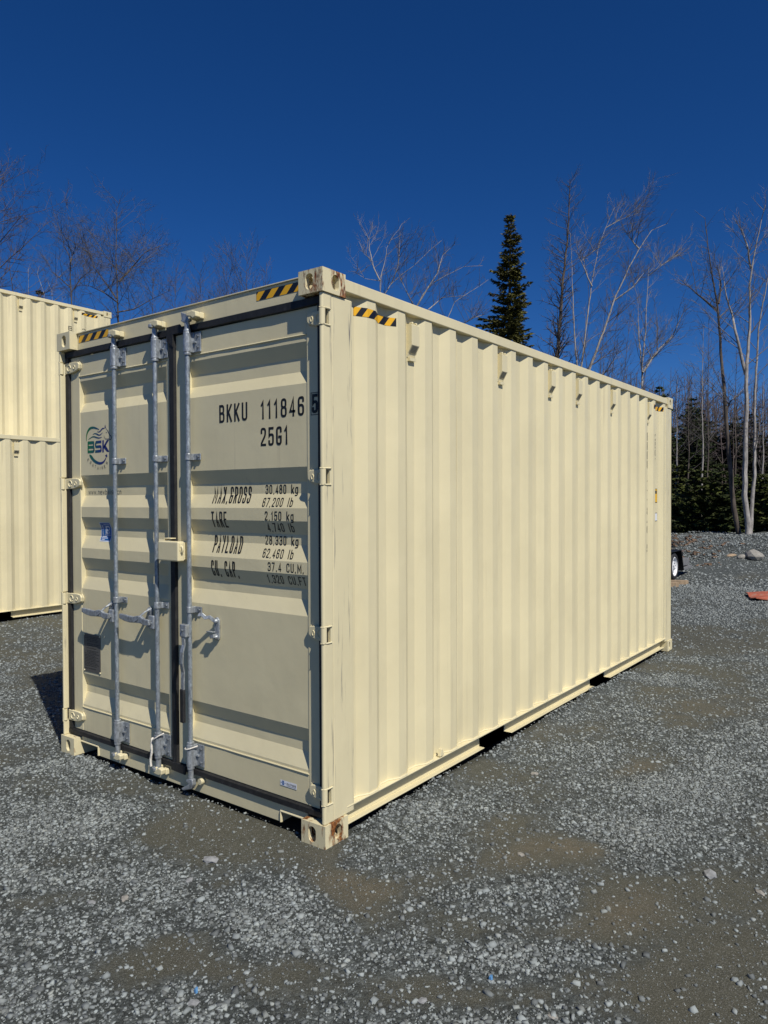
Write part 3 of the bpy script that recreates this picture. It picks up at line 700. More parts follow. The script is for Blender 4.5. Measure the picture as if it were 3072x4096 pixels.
taper(bm, [(250,822),(330,765),(430,705),(520,708),(620,740),(700,755),(770,740),(822,715)], .0075)
taper(bm, [(435,612),(510,570),(580,575),(640,605),(710,635),(780,605),(850,525)], .0075)
taper(bm, [(620,490),(690,500),(750,470),(810,400),(860,355),(940,350)], .0085, -.0001, pk=.7)
poly_bm(bm, [LZ(930,330), LZ(990,335), LZ(975,250), LZ(962,185), LZ(945,255)][::-1])
text_bm(bm, 'B', 0, 0, 1, 1, .20, xf=lambda p: LZ(220+290*p.x, 1390-490*p.y+p.x*-20)) if False else None
def blk(P): poly_bm(bm, [LZ(*p) for p in P], -.0001)
# BSK block letters
for P in ([(225,905),(265,903),(265,1390),(225,1392)], [(265,903),(470,888),(498,920),(500,1005),(265,1020)], [(455,1000),(500,1000),(500,1070),(470,1110),(455,1110)], [(265,1090),(470,1080),(500,1120),(515,1185),(265,1205)], [(462,1185),(515,1185),(515,1300),(462,1300)], [(265,1285),(515,1270),(500,1345),(465,1375),(265,1390)],
          [(800,860),(800,965),(590,985),(545,960),(560,900),(600,880)], [(535,960),(585,975),(585,1075),(600,1175),(560,1160),(535,1100)], [(585,1075),(760,1055),(805,1090),(810,1160),(600,1178)], [(762,1150),(812,1150),(815,1290),(765,1260)], [(540,1275),(765,1245),(815,1280),(785,1350),(540,1375)],
          [(843,855),(905,850),(905,1355),(843,1360)], [(905,1080),(1030,845),(1120,840),(985,1070),(905,1180)], [(905,1100),(985,1070),(1135,1335),(1040,1338),(905,1170)],
          [(1030,1410),(1045,1480),(1058,1540),(1015,1560),(1005,1600),(990,1545),(960,1475),(1010,1465)]): blk(P)
decal_door('logo_print', bm, M['logo'], dpl)
bm = bmesh.new()
taper(bm, [(985,330),(1040,410),(1080,470),(1120,560),(1165,640),(1205,680),(1220,740),(1195,820),(1150,820),(1130,795),(1060,798),(980,790),(935,730),(910,640)], .0055, pk=.35)
poly_bm(bm, [LZ(980,515), LZ(1010,508), LZ(1050,525), LZ(1020,540)]); decal_door('logo_horse_outline', bm, M['navy'], dpl, .0016)
bm = bmesh.new()
ARC = [('C',245,1675,-62),('O',350,1795,-48),('N',450,1905,-28),('T',550,1960,-14),('A',660,2015,-4),('I',750,2025,2),('N',845,2010,10),('E',945,1960,24),('R',1035,1805,62)]
for ch, cx_, cy_, an in ARC:
    c0 = LZ(cx_, cy_); a_ = math.radians(an); hh = .0215; ww = hh*.62*(.3 if ch == 'I' else 1)
    def xf(p, c0=c0, a_=a_): return c0+Vector((p.x*math.cos(a_)-p.y*math.sin(a_), p.x*math.sin(a_)+p.y*math.cos(a_)))
    text_bm(bm, ch, -ww/2, -hh/2, hh, ww/2, .13, xf=xf)
decal_door('logo_lettering', bm, M['ink_fade'], dpl, .0014)
# stickers
bm = bmesh.new(); rect_bm(bm, -2.066, -1.942, 1.474, 1.602); st = decal_door('certificate_sticker', bm, M['white'], dpl, .0014)
bm = bmesh.new(); rect_bm(bm, -2.060, -1.948, 1.481, 1.598); decal_door('blue_print', bm, M['blue_st'], st, .0020)
bm = bmesh.new(); text_bm(bm, 'L', -2.010, 1.527, .048, -1.975, .12); text_bm(bm, 'R', -2.000, 1.527, .050, -1.962, .12)
rect_bm(bm, -2.022, -1.955, 1.5165, 1.519); rect_bm(bm, -2.022, -1.955, 1.586, 1.588)
for k, ch in enumerate('CERTIFIED'):
    c0 = Vector((-2.041, 1.519+.0076*k)); text_bm(bm, ch, -.0035, -.005, .009, .0035, .2, xf=lambda p, c0=c0: c0+Vector((-p.y, p.x)))
for k, w_ in enumerate((.052, .066, .036)): rect_bm(bm, -2.048, -2.048+w_, 1.505-.0095*k, 1.5095-.0095*k)
decal_door('white_print', bm, M['white'], st, .0027)
bm = bmesh.new(); rect_bm(bm, -.361, -.241, .229, .259); st = decal_door('maker_sticker', bm, M['white'], dr, .0012, True)
bm = bmesh.new(); text_bm(bm, 'U', -.346, .2325, .024, -.334, .22); poly_bm(bm, [(-.3575,.2445),(-.3505,.2405),(-.3505,.2485)]); poly_bm(bm, [(-.3215,.2445),(-.3285,.2405),(-.3285,.2485)]); decal_door('blue_emblem', bm, M['blue_st'], st, .0019, True)
bm = bmesh.new(); text_bm(bm, 'RAYFORE', -.313, .2395, .0105, -.247, .2, gap=.2); rect_bm(bm, -.313, -.248, .2345, .236); decal_door('black_print', bm, M['ink_fade'], st, .0019, True)
# data plate
mb = MB(); mb.box(-2.238, -2.040, PANEL_Y-.003, PANEL_Y-.0006, .582, .842); pl = mb.build('data_plate', M['plate'], dl, bevel=.001)
rr = random.Random(4); mb = MB(); z = .822
while z > .60:
    x = -2.225 if z < .66 or rr.random() < .4 else -2.20; xe = -2.055-rr.random()*.05
    while x < xe:
        w_ = rr.uniform(.012, .04); mb.box(x, min(x+w_, xe), PANEL_Y-.0036, PANEL_Y-.0030, z, z+.0045); x += w_+.004
    z -= rr.choice((.010, .011, .018))
mb.build('engraved_rows', M['plate_ln'], pl)
for x in (-2.232, -2.045):
    for z in (.590, .835):
        mb = MB(); mb.tube([(x, PANEL_Y-.002, z), (x, PANEL_Y-.007, z)], [.007, .005], 8); mb.build('rivet', M['paint'], pl, smooth=True)

# --- locking bars
RY, RR = .014, .0135
def bolt(par, x, y, z, r=.0075):
    mb = MB(); mb.tube([(x, y, z), (x, y-.009, z)], r, 6); return mb.build('bolt', M['bolt'], par)
def sleeve(par, x, z0, z1, name='bar_bracket', side=1, wide=.085, r=.0235):
    P = []
    for k in range(11):
        a = math.pi*(1.0+k/10) ; P.append((x+r*math.cos(a), RY+r*math.sin(a)))
    P = [(x-r, .049)] + P + [(x+r, .040), (x+wide, .040), (x+wide, .049)]
    mb = MB(); mb.prism(P, 2, z0, z1); o = mb.build(name, M['galv_cast'], par, bevel=.003)
    return o
bars = []
def bar(x, keeper_hooked=True):
    mb = MB(); mb.tube([(x, RY, .150), (x, RY, 2.775)], RR, 16); b = mb.build('locking_bar', M['galv'], C1, smooth=True)
    for z0, z1 in ((2.606, 2.722), (.188, .318)):
        o = sleeve(b, x, z0, z1)
        for zz in (z0+.026, z1-.026): bolt(o, x+.062, .040, zz)
        mb = MB(); mb.obox((x+.040, .034, (z0+z1)/2), (.010,0,0), (0,.006,0), (0,0,.004)); mb.build('cast_rib', M['galv_cast'], o)
        for za, zb in ((z0-.016, z0-.0005), (z1+.0005, z1+.014)): mb = MB(); mb.tube([(x, RY, za), (x, RY, zb)], .0215, 16); mb.build('bearing_collar', M['galv_cast'], o, bevel=.002)
    for z in (2.000, 1.108):
        o = sleeve(b, x, z-.019, z+.019, 'bar_guide', wide=.075, r=.0195); bolt(o, x+.055, .040, z, .0085)
    return b
def cam_top(b, x, locked):
    mb = MB()
    mb.tube([(x, RY, 2.736), (x, RY, 2.748), (x, RY, 2.790)], [.0185, .0165, .016], 14); o = mb.build('cam_shank', M['galv_cast'], b, smooth=True)
    mb = MB()
    if locked: mb.prism([(x-.030, -.012), (x-.004, -.022), (x+.018, -.004), (x+.030, .020), (x+.006, .034), (x-.016, .020), (x-.034, .012)], 2, 2.790, 2.812)
    else: mb.prism([(x-.045, 2.846), (x-.034, 2.800), (x-.046, 2.794), (x-.020, 2.778), (x+.030, 2.782), (x+.036, 2.806), (x+.012, 2.826), (x-.010, 2.830)], 1, .000, .024)
    mb.build('cam', M['galv_cast'], b, bevel=.004)
def cam_bottom(b, x, locked):
    mb = MB(); mb.tube([(x, RY, .171), (x, RY, .120)], [.0165, .0165], 14); mb.build('cam_shank', M['galv_cast'], b, smooth=True)
    mb = MB()
    if locked: mb.prism([(x-.034, -.012), (x-.004, -.024), (x+.018, -.004), (x+.028, .020), (x+.006, .034), (x-.016, .020), (x-.036, .010)], 2, .098, .1195)
    else:
        mb.prism([(x+.028, .118), (x+.034, .088), (x+.018, .060), (x-.030, .044), (x-.062, .034), (x-.072, .046), (x-.034, .066), (x-.004, .086), (x-.034, .094), (x-.026, .106), (x+.004, .119)], 1, -.002, .028)
    mb.build('cam', M['galv_cast'], b, bevel=.005)
def keeper(x, z, up, locked=True):
    mb = MB()
    if locked or up:
        o_ = 0 if locked else .046; s_ = 1 if up else -1
        P = [(x-.026+o_, z-.004*s_), (x-.018+o_, z+.018*s_), (x+.030+o_, z+.022*s_), (x+.062+o_, z+.012*s_), (x+.066+o_, z-.018*s_), (x+.034+o_, z-.026*s_), (x+.018+o_, z-.014*s_)]
        mb.prism(P if up else P[::-1], 1, -.014, .020)
        mb.box(x+.026+o_, x+.064+o_, .020, DY, z-.022, z+.014)
    k = mb.build('cam_keeper', M['paint'], C1, bevel=.006, seg=3)
    mb = MB(); mb.tube([(x+.004+(0 if locked else .046), -.012, z-.014*(1 if up else -1)), (x+.004+(0 if locked else .046), DY-.001, z-.020*(1 if up else -1))], .009, 8); mb.build('keeper_pin', M['paint'], k, smooth=True)
BX = [-1.795, -1.368, -1.060]
for i, x in enumerate(BX):
    b = bar(x); bars.append(b); lk = i < 2
    cam_top(b, x, lk); cam_bottom(b, x, lk); keeper(x, 2.812, True, lk)
    if lk: keeper(x, .100, False, True)
    else:
        mb = MB(); mb.tube([(x+.072, DY-.001, .110), (x+.072, .018, .110)], [.016, .018], 12); mb.tube([(x+.072, .0178, .110), (x+.072, .0172, .110)], .008, 10); mb.build('cam_keeper', M['paint'], C1, bevel=.003)
# closed handles of the left door
def handle(b, x):
    mb = MB(); mb.box(x-.058, x-.010, -.008, .012, .962, 1.044); hb = mb.build('handle_hub', M['galv_cast'], b, bevel=.006, seg=3)
    bolt(hb, x-.032, -.006, .998, .008)
    mb = MB()
    P = [(x-.030, 1.020), (x-.085, 1.022), (x-.110, 1.034), (x-.150, 1.036), (x-.190, 1.026), (x-.230, 1.028), (x-.334, 1.034), (x-.336, 1.004), (x-.285, .992), (x-.225, .986), (x-.165, .990), (x-.115, .992), (x-.075, .982), (x-.030, .986)]
    mb.prism(P, 1, -.030, -.0082); mb.build('handle', M['galv_cast'], b, bevel=.005, seg=3)
def catch(x, z, par, open_=False):
    P = [(x+.020*math.cos(a), z+.046+.020*math.sin(a)) for a in [math.pi*k/8 for k in range(9)]] + [(x+.020*math.cos(a), z-.046+.020*math.sin(a)) for a in [math.pi+math.pi*k/8 for k in range(9)]]
    mb = MB(); mb.prism(P, 1, .038, .0515); c = mb.build('handle_catch', M['galv_cast'], par, bevel=.003)
    for q in (.046, -.046): mb = MB(); mb.tube([(x, .0385, z+q), (x, .026, z+q), (x, .020, z+q)], [.014, .013, .006], 10); mb.build('pivot', M['galv_cast'], c, smooth=True)
    mb = MB()
    if open_:
        q = [(x-.004, .030, z+.046), (x-.020, .006, z+.070), (x-.042, -.006, z+.066), (x-.060, -.016, z+.084), (x-.078, -.028, z+.082)]
        for a, b_ in zip(q, q[1:]):
            a, b_ = Vector(a), Vector(b_); e = (b_-a); mb.obox((a+b_)/2, e*.53, Vector((.25,.4,1)).normalized()*.011, e.cross(Vector((.25,.4,1))).normalized()*.0035)
        mb.obox((x-.020, .014, z-.014), (.028,0,0), (0,.012,0), (0,0,.0025)); mb.obox((x-.008, .022, z-.040), (.016,0,.004), (0,.014,0), (-.002,0,.010))
    else:
        q = [(x, .028, z+.046), (x-.010, .000, z+.030), (x-.022, -.026, z+.004), (x-.040, -.030, z-.018)]
        for a, b_ in zip(q, q[1:]):
            a, b_ = Vector(a), Vector(b_); e = (b_-a); mb.obox((a+b_)/2, e*.55, Vector((1,0,.5)).normalized()*.017, e.cross(Vector((1,0,.5))).normalized()*.005)
        mb.obox((x, .012, z-.018), (.022,0,0), (0,.026,0), (0,0,.004))
    mb.build('latch_hook', M['galv_cast'], c, bevel=.002)
for b, x, cx_ in ((bars[0], BX[0], -1.893), (bars[1], BX[1], -1.480)):
    handle(b, x); catch(cx_, 1.020, dpl)
catch(-.853, 1.013, dpr, True)
# the third bar's handle hangs straight down
b = bars[2]; x = BX[2]
mb = MB(); mb.box(x-.040, x+.014, -.030, .002, .952, 1.026); hb = mb.build('handle_hub', M['galv_cast'], b, bevel=.006, seg=3); bolt(hb, x-.012, -.030, .992, .006)
def strap(mb, q, w, th):
    for a, c in zip(q, q[1:]):
        a, c = Vector(a), Vector(c); e = c-a; mb.obox((a+c)/2, e*.52, (w,0,0), e.cross(Vector((1,0,0))).normalized()*th)
mb = MB(); strap(mb, [(x-.014, -.022, .955), (x-.013, -.020, .905), (x-.012, -.034, .865), (x-.016, -.034, .800), (x-.024, -.018, .745), (x-.030, -.016, .640)], .0135, .005); mb.build('handle', M['galv_cast'], b, bevel=.002)
mb = MB(); mb.box(x-.049, x-.015, -.026, -.006, .446, .644); mb.build('handle_grip', M['rubber'], b, bevel=.006, seg=3)

# --- lock box across the door gap
mb = MB(); mb.box(-1.266, -1.078, -.052, -.004, 1.392, 1.508); lb = mb.build('lock_box', M['paint'], C1, bevel=.008, seg=3)
mb = MB(); mb.box(-1.255, -1.225, -.004, DY, 1.40, 1.500); mb.box(-1.19, -1.10, -.004, DY, 1.40, 1.500); mb.build('mounting_plate', M['paint'], lb)
mb = MB(); mb.box(-1.262, -1.200, -.010, .030, 1.518, 1.524); mb.box(-1.264, -1.258, -.010, .030, 1.5085, 1.524); mb.build('box_lid', M['paint'], lb, bevel=.002)
mb = MB(); mb.tube([(-1.076, -.030, 1.480), (-1.066, -.030, 1.478), (-1.060, -.030, 1.462), (-1.066, -.030, 1.448), (-1.076, -.030, 1.446)], .006, 8); mb.build('seal_eye', M['paint'], lb, smooth=True)
mb = MB(); mb.box(-1.0775, -1.0745, -.042, -.016, 1.455, 1.495); mb.build('eye_plate', M['paint'], lb, bevel=.001)

# --- cord tied round the middle bar's foot, wire round the right one's
x = BX[1]; mb = MB()
loop = [(x+.045, .022, .330), (x+.030, -.006, .318), (x+.005, -.014, .300), (x-.020, -.012, .285), (x-.036, .004, .276), (x-.035, .012, .300)]
mb.tube(loop, .0042, 6); tail = [(x-.038, .004, .292)] + [(x-.038-.004*math.sin(k*1.3)-.002*k, -.004, .284-.021*k) for k in range(9)]
mb.tube(tail, [.0065+.0014*(k % 2) for k in range(10)], 6)
tag(mb.build('tied_rope', M['rope'], None, smooth=True), 'white twisted rope tied round the foot of the middle locking bar', 'rope')
x = BX[2]; mb = MB(); mb.tube([(x+.045, .030, .312), (x+.020, -.010, .300), (x-.006, -.014, .292), (x-.028, -.006, .290), (x-.034, .010, .292), (x-.026, .012, .300)], .004, 6)
tag(mb.build('wire_loop', M['rope'], None, smooth=True), 'pale wire loop round the foot of the right locking bar', 'wire')

# ================================================================== stacked containers on the left
def stack(name, loc, label):
    c = empty(name, loc, label, 'container', 'cream containers standing on the left'); p = shell(c)
    haz_side(p, 5.40, 5.755, 2.722, 2.769)
    vtext(c, p, 'serial_lettering', 'BKKU', 5.11, .085, 2.445, .085, .0135, M['ink']); vtext(c, p, 'type_lettering', '25G1', 5.41, .085, 2.445, .072, .012, M['ink'])
    mb = MB(); mb.box(-WID_+.17, -.17, .03, .08, .12, 2.77); mb.build('door_leaf', M['paint'], c)
    return c
gl = float(gz(-10, 3))
stack('shipping_container', (-9.0, -1.16, -.112), 'lower cream container at the left edge, nearer than the upper one')
stack('shipping_container', (-11.4, .16, -.112), 'cream container beneath the upper one, hidden behind the lower front container')
stack('shipping_container', (-11.4, .16, -.112+HGT+.003), 'upper cream container at the left edge, highest of the containers')

# ================================================================== yard objects on the right
TR = empty('utility_trailer', (-2.9, 13.4, 0), 'black utility trailer with white wheel, mostly hidden behind the far end of the container', 'trailer')
M['black'] = simple('black_enamel', (.012, .012, .013), .35, 0, .2, 20, .1)
M['tyre'] = simple('tyre_rubber', (.022, .022, .023), .75, 0, .25, 60, .3)
M['rim'] = simple('white_rim', (.74, .75, .76), .35, 0, .04, 20, 0)
M['grey_box'] = simple('grey_sheet', (.22, .22, .22), .5, .2, .15, 12, .1)
def lathe_x(mb, prof, x0, cy, cz, n=28, sgn=1):
    vs = []; fs = []; m = len(prof)
    for k in range(n):
        a = 2*math.pi*k/n
        for (dx, r) in prof: vs.append((x0+dx*sgn, cy+r*math.cos(a), cz+r*math.sin(a)))
    for k in range(n):
        for i in range(m-1): fs.append((k*m+i, k*m+i+1, ((k+1) % n)*m+i+1, ((k+1) % n)*m+i))
    return mb.add(vs, fs)
def rel(mb):                                                     # world points to trailer-local
    mb.v = [(x+2.9, y-13.4, z) for x, y, z in mb.v]; return mb
for cx, sgn in ((-1.95, -1), (-3.85, 1)):
    mb = MB(); lathe_x(mb, [(0.03,.19),(0.0,.225),(.004,.265),(.03,.295),(.06,.302),(.15,.302),(.18,.295),(.205,.265),(.21,.2),(.19,.17)], cx, 13.42, .298, 32, sgn)
    w = rel(mb).build('wheel', M['tyre'], TR, smooth=True)
    mb = MB(); lathe_x(mb, [(.012,.205),(.006,.195),(.03,.185),(.055,.165),(.06,.135),(.045,.115),(.03,.08),(.028,.045),(.012,.04),(.010,0.001)], cx, 13.42, .298, 32, sgn)
    rm = rel(mb).build('rim', M['rim'], w, smooth=True)
    for k in range(5):
        a = 2*math.pi*k/5+.3; c = (13.42+.062*math.cos(a), .298+.062*math.sin(a)); mb = MB(); mb.tube([(cx+sgn*.03, *c), (cx+sgn*.008, *c)], .011, 6); rel(mb).build('lug_nut', M['bolt'], w)
    for k in range(10):
        a = 2*math.pi*k/10; c = (13.42+.125*math.cos(a), .298+.125*math.sin(a)); mb = MB(); mb.tube([(cx+sgn*.053, *c), (cx+sgn*.047, *c)], .016, 8); rel(mb).build('rim_hole', M['bolt'], w)
    o = .02; mb = MB(); x0, x1 = sorted((cx-sgn*o, cx+sgn*.25))
    P = [(12.78,.20),(12.98,.635),(13.84,.635),(14.04,.17),(14.02,.17),(13.82,.620),(12.995,.620),(12.80,.20)]
    mb.prism(P, 0, x0, x1); rel(mb).build('fender', M['black'], TR, bevel=.004)
mb = MB(); mb.box(-2.2, -2.1, 10.2, 14.62, .44, .54); mb.box(-3.70, -3.60, 10.2, 14.62, .44, .54)
for y in (10.2, 11.6, 13.0, 14.5): mb.box(-3.6, -2.2, y, y+.08, .45, .53)
rel(mb).build('frame', M['black'], TR, bevel=.005)
mb = MB(); mb.box(-3.72, -2.08, 10.2, 14.66, .541, .575); rel(mb).build('deck', M['wood_floor'], TR)
mb = MB(); mb.box(-2.45, -1.985, 14.03, 14.69, .255, .405); rel(mb).build('side_box', M['grey_box'], TR, bevel=.006)
mb = MB(); mb.box(-2.45, -1.965, 14.03, 14.84, .160, .225); rel(mb).build('rear_step', M['grey_box'], TR, bevel=.006)
mb = MB(); mb.box(-2.3, -2.25, 14.1, 14.6, .2255, .5405); mb.tube([(-3.85, 13.42, .298), (-2.0, 13.42, .298)], .03, 8); mb.box(-3.6, -3.5, 13.3, 13.54, .298, .45); mb.box(-2.25, -2.15, 13.3, 13.54, .298, .45); rel(mb).build('axle', M['black'], TR)
mb = MB(); mb.tube([(-3.5, 10.2, .49), (-2.9, 8.9, .47)], .04, 6); mb.tube([(-2.3, 10.2, .49), (-2.9, 8.9, .47)], .04, 6); mb.tube([(-2.9, 8.95, .5), (-2.9, 8.95, .0)], .03, 8); rel(mb).build('drawbar', M['black'], TR)

M['timber'] = simple('weathered_timber', (.34, .25, .16), .75, 0, .25, 6, .3, cs=(4, 4, 1))
dirl = Vector((-.86, -.51, 0)).normalized(); nrm = Vector((-dirl.y, dirl.x, 0))
for e, lb_, ln in (((-1.545, 12.83), 'longer brown timber lying on the gravel beside the trailer wheel', 1.9), ((-1.60, 12.33), 'shorter brown timber lying nearest the container on the gravel', 1.6)):
    zz = float(gz(*e)); mb = MB(); c = Vector((e[0], e[1], zz+.045))+dirl*ln/2; mb.obox(c, dirl*ln/2, nrm*.05, (0,0,.045))
    tag(mb.build('timber', M['timber'], None, bevel=.004), lb_, 'timber', 'timbers by the trailer')
# orange-red painted board, half out of the picture
t = NT('worn_red_board'); n1 = t.noise(5, 6, .75, (1.6, .6, 1)); c_ = t.ramp(n1, [(.32, (.33, .075, .038)), (.52, (.42, .115, .06)), (.64, (.30, .20, .15)), (.75, (.16, .12, .10))])
e_ = t.ramp(t.noise(22, 5, .7), [(.60, 0.0), (.68, 1.0)]); t.set(t.mix(e_, c_, (.06, .055, .05)), .7).bump(n1, .4, .01); M['board'] = t.m
rb = [(-.27,11.72),(-.20,11.50),(-.13,11.28),(-.05,10.98),(.04,10.94),(.22,11.09),(.62,11.42),(.98,11.70),(.70,12.38),(.42,12.22),(.05,12.02)]
mb = MB(); n = len(rb); zt = [float(gz(*p))+.05+.02*math.sin(i*2.1) for i, p in enumerate(rb)]
mb.add([(p[0], p[1], z) for p, z in zip(rb, zt)]+[(p[0], p[1], z-.018) for p, z in zip(rb, zt)]+[(.35,11.65,float(gz(.35,11.65))+.062),(.35,11.65,float(gz(.35,11.65))+.044)],
       [(i, (i+1) % n, 2*n) for i in range(n)]+[((i+1) % n+n, i+n, 2*n+1) for i in range(n)]+[(i+n, (i+1) % n+n, (i+1) % n, i) for i in range(n)])
tag(mb.build('painted_board', M['board'], None), 'worn orange-red board lying on the gravel at the right edge', 'board')

# larger single stones
t = NT('pale_boulder'); n1 = t.noise(14, 5, .65); t.set(t.ramp(n1, [(.3, (.20, .19, .165)), (.7, (.36, .34, .30))]), .85).bump(n1, .5, .02); M['boulder'] = t.m
def rock(name, loc, r, sc, seed, mat, label, cat='stone', group=None, sub=2):
    bm = bmesh.new(); bmesh.ops.create_icosphere(bm, subdivisions=sub, radius=1); q = random.Random(seed); ax = [Vector((q.uniform(-1,1), q.uniform(-1,1), q.uniform(-1,1))).normalized() for _ in range(9)]
    for v_ in bm.verts:
        d_ = v_.co.normalized(); k = 1.0
        for a_ in ax: k = min(k, .80/max(.55, d_.dot(a_)))
        v_.co = Vector((d_.x*k*sc[0]*r, d_.y*k*sc[1]*r, d_.z*k*sc[2]*r))
    me = bpy.data.meshes.new(name); bm.to_mesh(me); bm.free(); o = finish(name, me, mat); o.location = loc; o.rotation_euler = (0, 0, q.uniform(0, 6)); return tag(o, label, cat, group)
def on_bank(px, py):
    lo, hi = 3., 60.
    d = ray(px, py); s_ = 3.0
    while s_ < 60:
        p = CAM+d*s_
        if p.z < float(gz(p.x, p.y)): break
        s_ += .05
    return p
M['greystone'] = simple('grey_stone', (.25, .255, .255), .85, 0, .3, 30, .5)
p = on_bank(3015, 2236); rock('boulder', (p.x, p.y, p.z+.08), .30, (1, .8, .55), 5, M['boulder'], 'pale boulder lying on the gravel bank below the birches', 'boulder')
p = on_bank(2970, 2236); rock('stone', (p.x, p.y, p.z+.04), .13, (1.2, .8, .6), 8, M['boulder'], 'small pale stone just left of the boulder on the bank')
p = on_bank(2925, 2226); rock('stone', (p.x, p.y, p.z+.02), .15, (1.4, .6, .35), 9, M['timber'], 'flat tan stone on the bank left of the boulder')
for i, (px, py, r, lb_) in enumerate([(843, 3445, .052, 'broad flat grey stone in the gravel left of the rusty corner casting'), (500, 3595, .030, 'pale flat stone in the gravel at left foreground'), (365, 3612, .024, 'rounded stone standing alone left of the pale flat stone'), (757, 3522, .028, 'pale rounded stone in the gravel below the door sill'),
      (2840, 3500, .050, 'flat pale slab of stone at the right of the foreground'), (3040, 3572, .030, 'pale stone close to the right picture edge'), (2085, 3420, .026, 'white stone on the tan dirt patch right of the casting'), (2140, 3095, .034, 'flat pale stone in front of the long side'),
      (2210, 4070, .026, 'pale stone at the bottom edge of the picture'), (1690, 4010, .024, 'blocky pale stone low in the foreground'), (775, 4015, .026, 'pale flat stone at the bottom left of the foreground')]):
    p = onplane(px, py, 2, 0); rock('stone', (p.x, p.y, float(gz(p.x, p.y))+r*.1), r*.8, (1.25, .85, .42), 20+i, M['boulder'] if i in (1,5,6,7,8) else M['greystone'], lb_, 'stone', 'larger single stones in the gravel', 1)
M['litter'] = simple('blue_plastic', (.12, .30, .55), .5, 0, .2, 30, 0)
for px, py, lb_ in ((1962, 3921, 'blue plastic scrap on the dirt right of centre foreground'), (783, 3972, 'blue plastic scrap among the stones at bottom left')):
    p = onplane(px, py, 2, 0); mb = MB(); z = float(gz(p.x, p.y)); mb.add([(p.x-.005,p.y-.003,z+.012),(p.x+.005,p.y-.004,z+.016),(p.x+.006,p.y+.004,z+.022),(p.x-.003,p.y+.005,z+.018),(p.x-.006,p.y-.003,z),(p.x+.006,p.y-.005,z),(p.x+.007,p.y+.004,z),(p.x-.004,p.y+.006,z)], [(0,1,2,3),(4,7,6,5),(0,4,5,1),(1,5,6,2),(2,6,7,3),(3,7,4,0)])
    tag(mb.build('plastic_scrap', M['litter'], None), lb_, 'litter')

# ================================================================== trees
def bark(name, a, b, sc=6):
    t = NT(name); n = t.noise(sc, 5, .7, (2, 2, .6)); t.set(t.ramp(n, [(.3, a), (.7, b)]), .85, 0, .2).bump(n, .4, .02); return t.m
M['bark_birch'] = bark('birch_bark', (.16, .145, .135), (.47, .44, .41), 9)
M['bark_dark'] = bark('dark_bark', (.045, .036, .030), (.15, .125, .105))
M['twig_pale'] = bark('pale_twigs', (.12, .105, .098), (.27, .245, .225), 2)
M['twig_dark'] = bark('dark_twigs', (.065, .058, .057), (.165, .148, .143), 2)
M['twig_red'] = bark('reddish_twigs', (.066, .052, .050), (.15, .12, .115), 2)
def wander(rnd, p, d, L, n, wob, up):
    pts = [p.copy()]; d = d.normalized(); st = L/n
    for i in range(n):
        d = (d + Vector((rnd.uniform(-wob, wob), rnd.uniform(-wob, wob), rnd.uniform(-wob, wob)+up))).normalized(); p = p+d*st; pts.append(p)
    return pts
def sub(rnd, mb, pts, r, lev, L, spread, up, dens, wind):
    """side branches along a limb"""
    n = len(pts); k = int(dens*L*(1.0 if lev == 1 else .8))+2
    for _ in range(k):
        f = rnd.uniform(.15, 1.0); i = min(int(f*(n-1)), n-2); w = f*(n-1)-i; p = pts[i]*(1-w)+pts[i+1]*w; ax = (pts[i+1]-pts[i]).normalized()
        o = Vector((rnd.gauss(0,1), rnd.gauss(0,1), rnd.gauss(0,1))); o = (o-ax*o.dot(ax)).normalized()
        d = ax*rnd.uniform(.6, 1.1)+o*spread+wind; l2 = L*rnd.uniform(.28, .55)*(1.05-.45*f)
        if l2 < .12: continue
        q = wander(rnd, p, d, l2, 4 if lev == 1 else 3, .16, up); rr_ = max(.0038, r*(.54-.2*f))
        mb.tube(q, [rr_*(1-.75*j/(len(q)-1)) for j in range(len(q))], 4 if lev == 1 else 3, False)
        if lev < 3: sub(rnd, mb, q, rr_, lev+1, l2, spread, up, dens*1.15, wind)
